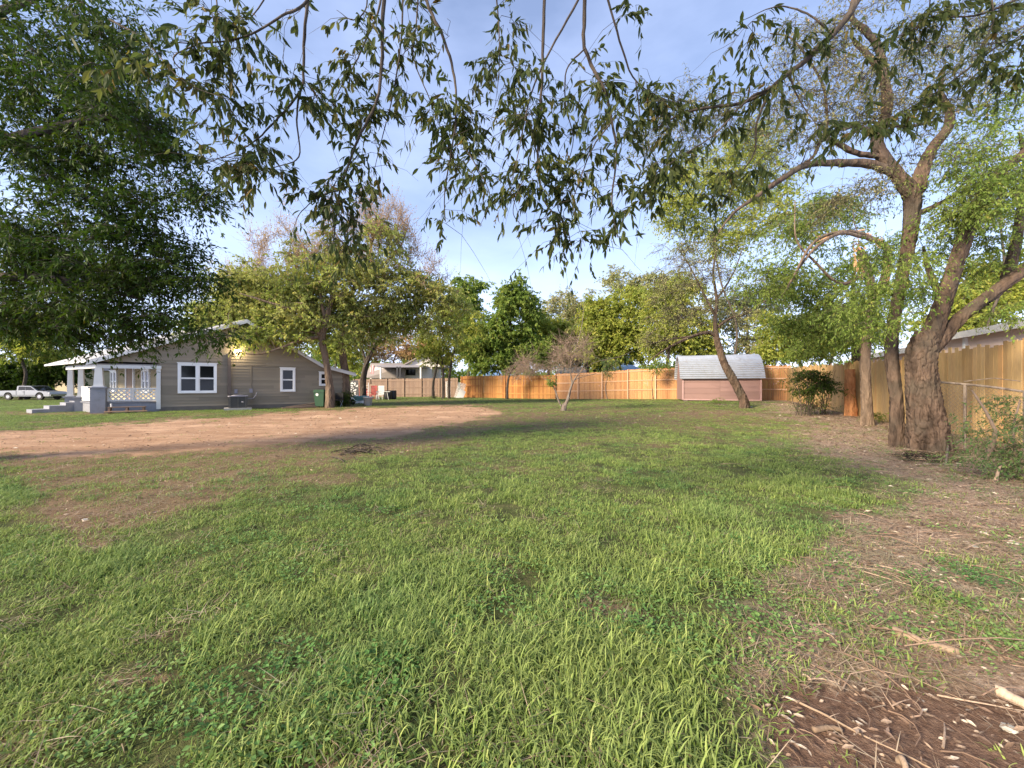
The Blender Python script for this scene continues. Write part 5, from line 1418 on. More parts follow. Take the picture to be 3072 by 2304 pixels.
        for s in (1, -1):
            k = -h
            while k < w:
                a0, a1 = k, k + h; b0, b1 = (z0, z1) if s > 0 else (z1, z0)
                ca, cb = max(a0, 0), min(a1, w)
                if cb - ca > .02:
                    f0 = (ca - a0) / h; f1 = (cb - a0) / h
                    p = hp(t0 + ca, b0 + (b1 - b0) * f0, .03 + .008 * s); q = hp(t0 + cb, b0 + (b1 - b0) * f1, .03 + .008 * s)
                    dd = norm(q - p); v.box((p + q) / 2, (np.linalg.norm(q - p), .012, .055), ax=dd, ay=NO, az=np.cross(dd, NO))
                k += sp
        v.build('lattice_panel', M['white'], root)
    tm = tA * .47
    lattice(tA + .3, tm, .60, 1.2); lattice(tm + .02, -.1, .60, 1.2)
    # slatted railing on the porch front
    v = MB()
    for k in range(7):
        v.box(hp(tA, 0) + W_ * 1.28 + fn * .03 + ZZ * (.62 + k * .1), (1.95, .03, .075), ax=W_, ay=fn)
    v.box(hp(tA, 0) + W_ * 1.28 + ZZ * 1.28, (2.0, .1, .05), ax=W_, ay=fn); v.build('front_railing', M['white'], root)
    # steps down to the left, between the second and third piers
    st = MB(); base = hp(tA, 0) + W_ * 3.0
    for k, (hh) in enumerate((.48, .34, .18)):
        st.box(base + fn * (.25 + k * .55) + ZZ * (hh / 2 - .03), (.95, .55, hh + .06), ax=W_, ay=fn)
    st.build('steps', M['grey_paint'], root)
    return root
build_house()

def small_bench():
    b = gnd(398, 1240); t = wall_t(400) - .1
    o = hp(t, 0, .75)
    root = thing('low_bench', 'low weathered plank bench in front of the grey porch base', 'bench', o)
    v = MB()
    for k in (-1, 0, 1): v.box(o + NO * k * .13 + ZZ * .30, (1.35, .11, .035), ax=U, ay=NO)
    v.build('seat', M['rail_grey'], root)
    v = MB(); v.box(o + NO * .2 + ZZ * .1, (1.5, .14, .05), ax=U, ay=NO); v.build('lower_plank', M['rail_wood'], root)
    for s in (-.6, 0, .6):
        v = MB(); v.box(o + U * s + ZZ * .145, (.08, .34, .27), ax=U, ay=NO); v.build('leg', M['rail_grey'], root)
small_bench()

def pipe_stub():
    p = hp(wall_t(296) + .55, 0, .6)
    v = MB(); v.tube([p, p + ZZ * .42], .03, 8); v.tube([p + ZZ * .42, p + ZZ * .47], .04, 8)
    o = v.build('standpipe', M['plastic_white'], None); tag(o, 'short white standpipe in front of the grey porch pier', 'pipe')
pipe_stub()

def ac_unit():
    t = wall_t(714); o = hp(t, 0, .75)
    root = thing('air_conditioner', 'squat brown air conditioning unit on a slab beside the house wall', 'air conditioner', o)
    def ring(r, z): return [o + U * r * math.cos(a) * 1.0 + NO * r * math.sin(a) + ZZ * z for a in angs]
    # rounded square outline
    angs = None
    def outline(w, c, z):
        pts = []
        for sx, sy, a0 in ((1, 1, 0), (-1, 1, 90), (-1, -1, 180), (1, -1, 270)):
            for k in range(4):
                a = math.radians(a0 + k * 30)
                pts.append(o + U * (sx * (w - c) + c * math.cos(a)) + NO * (sy * (w - c) + c * math.sin(a)) + ZZ * z)
        return pts
    v = MB(); v.prism(outline(.42, .1, .12), ZZ * .62); v.build('cabinet', M['ac_dark'], root)
    v = MB()
    op = outline(.425, .1, .14)
    for i in range(len(op)):
        for q in (0, .5):
            p = op[i] * (1 - q) + op[(i + 1) % len(op)] * q
            v.box(p + ZZ * .3, (.012, .012, .58), ax=U, ay=NO)
    for s in (-.36, 0, .36): v.box(o + U * s + NO * .43 + ZZ * .43, (.02, .01, .6), ax=U, ay=NO)
    v.build('grille', M['ac'], root)
    v = MB(); v.prism(outline(.46, .12, .74), ZZ * .05); v.tube([o + ZZ * .79, o + ZZ * .82], .3, 20)
    for rr in (.08, .16, .24): v.tube([o + U * rr * math.cos(a) + NO * rr * math.sin(a) + ZZ * .83 for a in np.linspace(0, 6.283, 21)], .006, 4)
    v.build('top_cover', M['fascia_grey'], root)
    v = MB(); v.box(o + U * .2 + NO * .44 + ZZ * .45, (.09, .012, .05), ax=U, ay=NO); v.build('badge', M['chrome'], root)
    v = MB(); v.box(o + ZZ * .06 , (1.25, 1.1, .12), ax=U, ay=NO); v.build('slab', M['concrete'], root)
    v = MB(); v.tube([o + U * .4 + ZZ * .6, o + U * .7 + ZZ * .62 - NO * .1, o + U * .85 - NO * .4 + ZZ * .8, o + U * .9 - NO * .66 + ZZ * .95], .025, 6); v.build('hose', M['fascia_grey'], root)
ac_unit()

def planks():
    for i, (x0, y0, x1, y1, lab) in enumerate([(855, 1214, 960, 1201, 'long pale plank leaning on the ground by the house wall, upper one'), (866, 1218, 955, 1207, 'grey plank on the ground below the pale plank by the house'), (840, 1222, 940, 1211, 'flat board lying in the grass before the house wall')]):
        a = hp(wall_t(x0), .06, [.75, 1.0, 1.35][i]); b = hp(wall_t(x1), [.30, .16, .05][i], [.45, .7, 1.1][i])
        d = norm(b - a); v = MB(); v.box((a + b) / 2, (np.linalg.norm(b - a), .16, .05), ax=d)
        o = v.build('plank', M['rail_grey'] if i else M['log'], None); tag(o, lab, 'plank', 'planks by the house')
planks()

# ------------------------------------------------------------------ fences
def fence(name, label, A, B, hA, hB, nb, bmat, rmat, side=-1, rails=(.35, 1.15, 1.95), steps=None, bw=.14, jag=.02, hfun=None, posts=True, postw=.11, seed=1, cat='fence'):
    r = np.random.default_rng(seed)
    A = np.array(A, float)[:2]; B = np.array(B, float)[:2]; d = norm(B - A); L = np.linalg.norm(B - A)
    dx = np.array([d[0], d[1], 0]); n = np.array([d[1], -d[0], 0])      # n: right of travel
    if side < 0: n = n
    root = thing(name, label, cat, on(*A))
    cuts = np.linspace(0, L, nb + 1)
    for k in range(nb):
        s0, s1 = cuts[k], cuts[k + 1]
        q = (k + .5) / nb; hh = hA + (hB - hA) * q + (steps[k] if steps else 0)
        mb = MB(); s = s0
        zt0 = None
        while s < s1 - .02:
            w = min(bw * r.uniform(.93, 1.05), s1 - s)
            p = A + d * (s + w / 2); z = float(terr(*p))
            top = hh + r.normal(0, jag) + (z if True else 0)
            off = r.normal(0, .003)
            mb.box((p[0], p[1], 0) + ZZ * ((top + z - .05) / 2) + n * off, (w - .013, .018, top - z + .05), ax=norm(dx + ZZ * r.normal(0, .004)), ay=n, r=r.uniform() * .75 + .25 * (np.sin(k * 2.7) * .5 + .5))
            s += w
        mb.build('board_panel', bmat, root)
        if rails:
            for rz in rails:
                a = A + d * s0; b = A + d * s1
                za = float(terr(*a)) + rz * hh / 2.4; zb = float(terr(*b)) + rz * hh / 2.4
                pa = np.array([a[0], a[1], za]) + n * .036; pb = np.array([b[0], b[1], zb]) + n * .036
                mb = MB(); dd = norm(pb - pa); mb.box((pa + pb) / 2, (np.linalg.norm(pb - pa) - postw - .01, .042, .09), ax=dd, ay=n, az=np.cross(dd, n) * (1 if np.cross(dd, n)[2] > 0 else -1)); mb.build('rail', rmat, root)
        if posts:
            p = A + d * s0; z = float(terr(*p)); mb = MB()
            mb.box(np.array([p[0], p[1], z + (hh + .0) / 2]) + n * .07, (postw, .1, hh), ax=dx, ay=n); mb.build('post', rmat, root)
    if posts:
        p = B; z = float(terr(*p)); mb = MB(); mb.box(np.array([p[0], p[1], z + hh / 2]) + n * .07, (postw, .1, hh), ax=dx, ay=n); mb.build('post', rmat, root)
    return root

def fx(px, A, B):
    """point of the line AB seen in column px"""
    k = (px - HX) / F; A = np.array(A, float); B = np.array(B, float); d = B - A
    s = (k * A[1] - A[0]) / (d[0] - k * d[1]); return A + d * s
gA, gB = (-19.5, 47.5), (-6.3, 44.6)
fence('weathered_fence', 'grey-brown weathered plank fence behind the junk at centre left', gA, gB, 2.15, 2.25, 6, M['wood_grey'], M['rail_grey'], rails=(.4, 1.25, 2.15), seed=2)
oA, oB = np.array([-5.6, 44.3]), np.array([20.4, 28.2])
pA_ = fx(1385, oA, oB); p1 = fx(1668, oA, oB); p2 = fx(1838, oA, oB); 
fence('orange_fence', 'bright orange-stained plank fence, left stretch behind the bare vine tangle', pA_, p1, 2.44, 2.42, 4, M['wood_orange'], M['wood_orange'], rails=(.5, 1.3, 2.05), seed=3, steps=[0, 0, 0, -.05])
fence('tan_fence', 'tan plank fence with pale rails from the bare sapling to past the shed', p1, oB, 2.5, 2.55, 8, M['wood_tan'], M['rail_wood'], rails=(.75, 1.5, 2.25), seed=4, steps=[0, 0, .07, .12, .12, .12, .1, .05])
def rx(Y): return 11.4 + (Y - 8.6) * .444
fence('golden_fence', 'tall golden-brown board fence running along the right side', (rx(28), 28), (rx(3.5), 3.5), 2.33, 2.36, 10, M['wood_gold'], M['wood_gold'], rails=None, posts=False, bw=.15, jag=.04, seed=5, steps=[0, 0, 0, 0, .0, -.03, 0, .0, .07, .07])

def lattice_screen():
    for i, (x0, x1, lab, tilt) in enumerate([(1338, 1352, 'white lattice panel behind the vine-covered stems, left piece', .05), (1362, 1386, 'white lattice panel leaning at the left end of the orange fence', -.28)]):
        Y = 43.2; a = at(x0, HY, Y); b = at(x1, HY, Y); w = b[0] - a[0]; z0 = 0; h = 1.85
        v = MB(); o = np.array([a[0], Y, 0])
        ax = np.array([1, 0, 0.]); az = norm(np.array([-tilt, .12, 1])); ay = np.cross(az, ax)
        ax = norm(np.cross(ay, az))
        for k in range(5): pass
        sp = .2; 
        for s in (1, -1):
            k = -h
            while k < w:
                ca, cb = max(k, 0), min(k + h, w)
                if cb - ca > .02:
                    f0 = (ca - k) / h; f1 = (cb - k) / h
                    if s < 0: f0, f1 = 1 - f0, 1 - f1
                    p = o + ax * ca + az * h * f0; q = o + ax * cb + az * h * f1; dd = norm(q - p)
                    v.box((p + q) / 2 + ay * .01 * s, (np.linalg.norm(q - p), .015, .05), ax=dd, ay=ay, az=np.cross(dd, ay))
                k += sp
        ob = v.build('lattice_screen', M['white'], None); tag(ob, lab, 'lattice panel')
    a = at(1370, 1192, 42.6); v = MB(); v.prism([a + np.array([-.1, 0, -.05]), a + np.array([.75, 0, -.05]), a + np.array([1.0, .1, .62]), a + np.array([.35, .1, .95])], (0, .06, 0))
    ob = v.build('white_board', M['white'], None); tag(ob, 'broken white board leaning at the foot of the leaning lattice', 'board')
lattice_screen()

def chainlink():
    # rail in front of the golden fence at right
    a = np.array([8.9, 8.0, 1.43]); b = np.array([9.55, 6.4, 1.28])
    P = [at(2812, 1146, 8.6), at(2900, 1153, 8.1), at(2990, 1163, 7.6), at(3080, 1176, 7.2), at(3300, 1200, 6.3)]
    root = thing('wire_fence', 'old wire fence with a sagging dark top rail in front of the golden boards', 'fence', on(P[0][0], P[0][1]))
    v = MB(); v.tube(crom(P, 4), .024, 7); v.build('top_rail', M['bark_grey'], root)
    v = MB(); Q = [p + np.array([0, .05, .04]) for p in [at(2900, 1150, 8.1), at(2990, 1140, 7.7), at(3072, 1150, 7.3)]]; v.tube(Q, .008, 5); v.build('loose_wire', M['bark_grey'], root)
    pts = crom(P, 10); w = MB(); rr = .0035
    seg = []
    s = np.concatenate([[0], np.cumsum(np.linalg.norm(np.diff(pts, axis=0), axis=1))]); Lt = s[-1]
    def top(q): return np.array([np.interp(q, s, pts[:, i]) for i in range(3)])
    k = -1.5
    PP = []
    while k < Lt:
        for sg in (1, -1):
            q0, q1 = k, k + 1.3
            c0, c1 = max(q0, 0), min(q1, Lt)
            if c1 - c0 > .05:
                f0, f1 = (c0 - q0) / 1.3, (c1 - q0) / 1.3
                t0, t1 = top(c0), top(c1)
                z0 = t0[2] * (f0 if sg > 0 else 1 - f0); z1 = t1[2] * (f1 if sg > 0 else 1 - f1)
                PP.append([[t0[0], t0[1], z0], [t1[0], t1[1], z1]])
        k += .075
    PP = np.array(PP); V, Qd = tube_np(PP, np.full(PP.shape[:2], .0022), 3)
    mesh_np('wire_mesh', V, [Qd], M['bark_grey'], root)
    for p in (P[1], P[3]):
        v = MB(); v.tube([np.array([p[0], p[1] + .03, -.05]), np.array([p[0], p[1] + .03, p[2] + .02])], .026, 7); v.build('post', M['bark_grey'], root)
chainlink()

def thin_posts():
    for i, (x, y0, y1, Y, lab) in enumerate([(2530, 1108, 1212, 19, 'thin white stake standing left of the orange trunk'), (2500, 1106, 1170, 21, 'thin grey stake behind the dark shrub')]):
        b = on((x - HX) / F * Y, Y); t_ = at(x + 3, y0, Y); v = MB(); v.tube([b, t_], .022, 6)
        o = v.build('stake', M['white'] if i == 0 else M['galv'], None); tag(o, lab, 'stake')
thin_posts()

# ------------------------------------------------------------------ shed
def shed():
    L = np.array([12.65, 28.6]); R = np.array([17.65, 27.2]); d = norm(R - L); ax = np.array([d[0], d[1], 0]); n = np.array([d[1], -d[0], 0])   # n toward camera
    w = np.linalg.norm(R - L); z0 = float(terr(*((L + R) / 2))) + .06; o = np.array([L[0], L[1], 0])
    root = thing('shed', 'low mauve-pink shed with a curved corrugated metal roof behind the crooked tree', 'shed', on(*L))
    def sp(s, z, dd=0.): return o + ax * s + n * dd + ZZ * z
    sp.u = ax; sp.n = n
    zE = 1.95; dep = 2.7
    v = MB(); v.prism([sp(0, z0), sp(w, z0), sp(w, zE), sp(0, zE)], -n * dep); v.build('wall', M['mauve'], root)
    pan = MB(); siding_panel(pan, sp, .14, w * .49 - .02, z0 + .04, zE - .12, step=.42, lap=.02); pan.build('left_panel', M['mauve'], root)
    pan = MB(); siding_panel(pan, sp, w * .49 + .02, w - .1, z0 + .04, zE - .02, step=.30, lap=.016); pan.build('right_panel', M['mauve'], root)
    v = MB(); v.box(sp(.05, (z0 + zE) / 2, .03), (.1, .07, zE - z0), ax=ax, ay=n); v.box(sp(w - .05, (z0 + zE) / 2, .03), (.1, .07, zE - z0), ax=ax, ay=n); v.build('corner_trim', M['mauve_trim'], root)
    v = MB(); v.box(sp(w / 2, z0 + .02, .02), (w, .06, .08), ax=ax, ay=n); v.build('sill_board', M['mauve_trim'], root)
    for k in (.05, .5, .95):
        v = MB(); v.box(sp(w * k, z0 - .07, -.2), (.25, .3, .18), ax=ax, ay=n); v.build('skid_block', M['concrete'], root)
    # curved corrugated roof, ridges along the length
    prof = [(.22, zE - .10), (.05, 2.28), (-.16, 2.68), (-.42, 3.06), (-.78, 3.42), (-1.35, 3.64), (-1.92, 3.42), (-2.28, 3.06), (-2.54, 2.68), (-2.75, 2.28), (-2.92, zE - .1)]
    P = crom([(a, b, 0) for a, b in prof], 8); s = np.concatenate([[0], np.cumsum(np.linalg.norm(np.diff(P, axis=0), axis=1))]); Lt = s[-1]
    NN = 420; q = np.linspace(0, Lt, NN); cx = np.interp(q, s, P[:, 0]); cz = np.interp(q, s, P[:, 1])
    tx = np.gradient(cx); tz = np.gradient(cz); l = np.hypot(tx, tz); nx_, nz_ = tz / l, -tx / l
    a = np.sin(q * 2 * np.pi / .17) * .03
    cx2 = cx + nx_ * a; cz2 = cz + nz_ * a
    for i, (s0, s1, up) in enumerate([(-.18, w * .36, 0), (w * .36 - .05, w * .72, .012), (w * .72 - .05, w + .18, .024)]):
        V = []; 
        for ss in (s0, s1):
            for u_, z_ in zip(cx2 + nx_ * up, cz2 + nz_ * up): V.append(sp(ss, z_, u_))
        for ss in (s0, s1):
            for u_, z_ in zip(cx2 + nx_ * (up - .006), cz2 + nz_ * (up - .006)): V.append(sp(ss, z_, u_))
        Fq = [(k, k + 1, NN + k + 1, NN + k) for k in range(NN - 1)] + [(2 * NN + k, 3 * NN + k, 3 * NN + k + 1, 2 * NN + k + 1) for k in range(NN - 1)]
        mesh_np('roof_sheet', V, Fq, M['galv'], root, None, True)
    # end gables under the curve
    for ss in (.01, w - .01):
        poly = [sp(ss, z_, u_ - .0) for u_, z_ in zip(P[::4, 0] * .93 - .1, P[::4, 1] - .07)]
        v = MB(); v.prism(poly, ax * (.04 if ss < 1 else -.04)); v.build('gable_end', M['mauve'], root)
shed()

# ------------------------------------------------------------------ neighbours
def right_house():
    root = thing('neighbour_house', 'low pinkish house with pale roof edge behind the golden fence at the right', 'house', (rx(13) + 3.2, 13, 0))
    d = norm(np.array([.444, 1.0, 0])); n = np.array([-d[1], d[0], 0])     # toward the camera side (left)
    o = np.array([rx(8) + 3.2, 8.0, 0])
    def sp(s, z, dd=0.): return o + d * s + n * dd + ZZ * z
    v = MB(); siding_panel(v, sp, 0, 17, 0, 3.2, step=.3, lap=.015)
    v.prism([sp(0, 0, -.01), sp(17, 0, -.01), sp(17, 3.2, -.01), sp(0, 3.2, -.01)], -n * 8); v.build('wall', M['siding_pink'], root)
    v = MB(); v.prism([sp(-.5, 3.28, .3), sp(8.6, 3.28, .3), sp(8.6, 3.36, .3), sp(-.5, 3.36, .3)], -n * 9.2 + ZZ * .9)
    v.prism([sp(8.7, 3.02, .3), sp(17.5, 3.02, .3), sp(17.5, 3.10, .3), sp(8.7, 3.10, .3)], -n * 9.2 + ZZ * .9); v.build('roof', M['roof'], root)
    v = MB(); v.box(sp(4.05, 3.26, .32), (9.1, .04, .24), ax=d, ay=n); v.box(sp(13.1, 3.0, .32), (8.8, .04, .24), ax=d, ay=n); v.build('fascia', M['white'], root)
    v = MB(); v.box(sp(4.0, 2.7, .05), (.14, .1, .9), ax=d, ay=n); v.box(sp(7.2, 2.2, .05), (.14, .1, 2.4), ax=d, ay=n); v.build('corner_board', M['window_white'], root)
    v = MB(); v.box(sp(2.6, 2.95, .35), (.12, .7, .12), ax=d, ay=n); v.box(sp(2.6, 2.75, .65), (.12, .12, .5), ax=d, ay=n); v.build('eave_bracket', M['twig'], root)
    v = MB(); v.box(sp(9.2, 2.45, .03), (.9, .05, .5), ax=d, ay=n); v.build('window', M['glass'], root)
right_house()

def far_house():
    Y = 56
    root = thing('far_house', 'small white house with grey roof and dark porch beyond the grey fence', 'house', at(1200, HY, Y) * np.array([1, 1, 0]))
    def P(x, y, dy=0): return at(x, y, Y + dy)
    def rect(name, x0, y0, x1, y1, dy, dep, mat, zb=None):
        a = P(x0, y1, dy); b = P(x1, y0, dy); z0 = a[2] if zb is None else zb
        v = MB(); v.box(((a[0] + b[0]) / 2, Y + dy + dep / 2, (z0 + b[2]) / 2), (b[0] - a[0], dep, b[2] - z0)); return v.build(name, mat, root)
    rect('wall', 1110, 1102, 1296, 1160, 0, 7, M['siding_white'], 0)
    # gable on the right
    v = MB(); v.prism([P(1205, 1100, -.1), P(1330, 1100, -.1), P(1268, 1068, -.1)], (0, 6, 0)); v.build('gable', M['siding_white'], root)
    v = MB()
    for (xa, ya, xb, yb) in [(1200, 1102, 1268, 1066), (1268, 1066, 1336, 1102)]:
        v.prism([P(xa, ya, -.6), P(xb, yb, -.6), P(xb, yb - 4, -.6), P(xa, ya - 4, -.6)], (0, 7, 0))
    v.prism([P(1095, 1134, -1), P(1112, 1090, 2), P(1205, 1090, 2), P(1215, 1100, -1), P(1215, 1134, -1)], (0, .2, .05))
    v.build('roof', M['roof_grey'], root)
    v = MB(); a = P(1130, 1101, -3); b = P(1268, 1096, -3); v.box(((a[0] + b[0]) / 2, Y - 1.5, (a[2] + b[2]) / 2), (b[0] - a[0], 3, .3)); v.build('porch_roof', M['fascia_grey'], root)
    for x in (1142, 1192, 1201, 1262):
        v = MB(); a = P(x, 1100, -2.9); v.box((a[0], a[1], a[2] / 2), (.2, .2, a[2])); v.build('porch_post', M['white'] if x in (1262, 1142) else M['car_trim'], root)
    rect('window', 1150, 1108, 1186, 1130, -.06, .1, M['glass']); rect('window', 1218, 1108, 1246, 1126, -.06, .1, M['glass'])
    # flag on a pole
    p0 = at(1118, 1122, 52); p1 = at(1112, 1090, 51.6)
    fr = thing('flag', 'faded red and white striped flag hanging at the porch of the far white house', 'flag', p0)
    v = MB(); v.tube([p0, p1], .04, 6); v.build('pole', M['white'], fr)
    for k in range(7):
        v = MB(); xa = 1113 + k * 1.7
        v.prism([at(xa, 1093 + k * .6, 51.5 + .05 * math.sin(k)), at(xa + 1.7, 1093.6 + k * .6, 51.5 + .05 * math.sin(k + 1)), at(xa + 1.2 - k * .6, 1122, 51.5), at(xa - .5 - k * .6, 1122, 51.5)], (0, .02, 0)); v.build('stripe', M['red'] if k % 2 == 0 else M['white'], fr)
far_house()

def far_roofs():
    for i, (x0, x1, y0, y1, Y, m_, lab) in enumerate([(1430, 1508, 1112, 1128, 60, 'roof_blue', 'low building with pale blue roof behind the left stretch of the orange fence'), (1838, 1935, 1103, 1116, 50, 'roof_blue', 'low shed with bright blue metal roof behind the fence left of the pink shed'), (1665, 1770, 1108, 1122, 58, 'roof', 'low pale-roofed building behind the fence at the bare sapling')]):
        root = thing('far_building', lab, 'building', at((x0 + x1) / 2, HY, Y) * np.array([1, 1, 0]))
        a = at(x0, y1, Y); b = at(x1, y0, Y)
        v = MB(); v.box(((a[0] + b[0]) / 2, Y + 2, a[2] / 2), (b[0] - a[0] - .4, 4, a[2])); v.build('wall', M['siding_white'] if i != 1 else M['siding_cream'], root)
        v = MB(); v.prism([(a[0], Y - .3, a[2]), (b[0], Y - .3, a[2]), (b[0] - .7, Y + 3, b[2] + .4), (a[0] + .7, Y + 3, b[2] + .4)], (0, .03, .12)); v.build('roof', M[m_], root)
        v = MB(); v.box(((a[0] + b[0]) / 2, Y - .06, a[2] - .5), (1.1, .08, .6)); v.build('window', M['glass'], root)
    # tiny pale house far left in the trees
    Y = 72; root = thing('far_building', 'pale house glimpsed above the dark trees past the porch', 'building', at(190, HY, Y) * np.array([1, 1, 0]))
    a = at(165, 1190, Y); b = at(250, 1110, Y); v = MB(); v.box(((a[0] + b[0]) / 2, Y + 3, b[2] / 2), (b[0] - a[0], 6, b[2])); v.build('wall', M['siding_cream'], root)
    v = MB(); v.prism([(a[0] - .5, Y - .5, b[2]), (b[0] + .5, Y - .5, b[2]), ((a[0] + b[0]) / 2, Y - .5, b[2] + 2)], (0, 8, 0)); v.build('roof', M['roof_grey'], root)
far_roofs()

# ------------------------------------------------------------------ pickup
def pickup():
    Y = 44; z0 = 1.35 - 43 * Y / F; k = Y / F
    xo = (148 - HX) * k; Ln = 5.9; Hh = 1.62
    # side profile: x from rear (0) to front (Ln)
    root = thing('pickup_truck', 'silver pickup truck parked beyond the porch at the far left', 'pickup truck', (xo - Ln / 2, Y, z0))
    def S(x, z, y=0.): return np.array([xo - Ln + x, Y + y, z0 + z])
    wb = [1.15, 4.75]; R = .38
    def arch(cx): return [(cx + .5 * math.cos(a), .42 + .48 * math.sin(a)) for a in np.linspace(math.pi, 0, 9)]
    low = [(0, .45)] + arch(wb[0]) + arch(wb[1]) + [(Ln - .05, .42), (Ln, .62)]
    up = [(Ln - .02, .82), (Ln - .3, .95), (4.35, 1.06), (2.05, 1.08), (0, 1.04)]
    v = MB(); poly = [S(x, z) for x, z in low + up]; v.prism(poly, (0, 1.85, 0)); v.build('body', M['car'], root)
    v = MB(); cab = [(2.05, 1.07), (4.40, 1.05), (3.65, 1.58), (3.4, 1.62), (2.3, 1.62), (2.12, 1.56)]
    v.prism([S(x, z, .08) for x, z in cab], (0, 1.69, 0)); v.build('cab', M['car'], root)
    for (w_) in [[(2.25, 1.12), (3.0, 1.12), (3.0, 1.54), (2.32, 1.54)], [(3.07, 1.12), (4.15, 1.12), (3.62, 1.52), (3.07, 1.54)]]:
        v = MB(); v.prism([S(x, z, .06) for x, z in w_], (0, .03, 0)); v.build('side_window', M['glass'], root)
    v = MB(); v.prism([S(4.42, 1.09, .2), S(3.72, 1.56, .2), S(3.72, 1.56, 1.65), S(4.42, 1.09, 1.65)], (.02, 0, .03)); v.build('windscreen', M['glass'], root)
    v = MB(); v.box(S(1.0, 1.07, .925), (1.9, 1.6, .03)); v.build('truck_bed', M['car_trim'], root)
    v = MB(); v.box(S(2.25, .55, -.012), (4.2, .03, .05)); v.box(S(3.02, .8, -.01), (.015, .02, .5)); v.box(S(2.1, .8, -.01), (.015, .02, .5)); v.build('door_line', M['car_trim'], root)
    v = MB(); v.box(S(2.9, .93, -.02), (.16, .03, .035)); v.build('door_handle', M['car_trim'], root)
    v = MB(); v.box(S(Ln + .02, .55, .925), (.14, 1.8, .2)); v.box(S(-.04, .5, .925), (.12, 1.8, .18)); v.build('bumper', M['chrome'], root)
    v = MB(); v.box(S(Ln - .03, .80, .12), (.12, .28, .14)); v.build('headlight', M['headlamp'], root)
    v = MB(); v.box(S(0, .82, .05), (.1, .14, .3)); v.build('tail_light', M['tail_red'], root)
    for cx in wb:
        for yy in (.0, 1.63):
            v = MB(); v.tube([S(cx, R, yy), S(cx, R, yy + .22)], R, 22); wh = v.build('wheel', M['rubber'], root)
            if yy == 0:
                v = MB(); v.tube([S(cx, R, -.012), S(cx, R, .02)], .21, 14); v.build('rim', M['chrome'], wh)
pickup()

# ------------------------------------------------------------------ yard clutter
def lathe(mb, o, prof, n=18, ax=None):
    V = []; 
    for r_, z in prof:
        for k in range(n):
            a = 2 * math.pi * k / n; V.append((o[0] + r_ * math.cos(a), o[1] + r_ * math.sin(a), o[2] + z))
    m_ = len(prof); fs = [(i * n + k, i * n + (k + 1) % n, (i + 1) * n + (k + 1) % n, (i + 1) * n + k) for i in range(m_ - 1) for k in range(n)]
    fs.append(tuple(range(n - 1, -1, -1))); fs.append(tuple((m_ - 1) * n + k for k in range(n)))
    mb.add(V, fs)

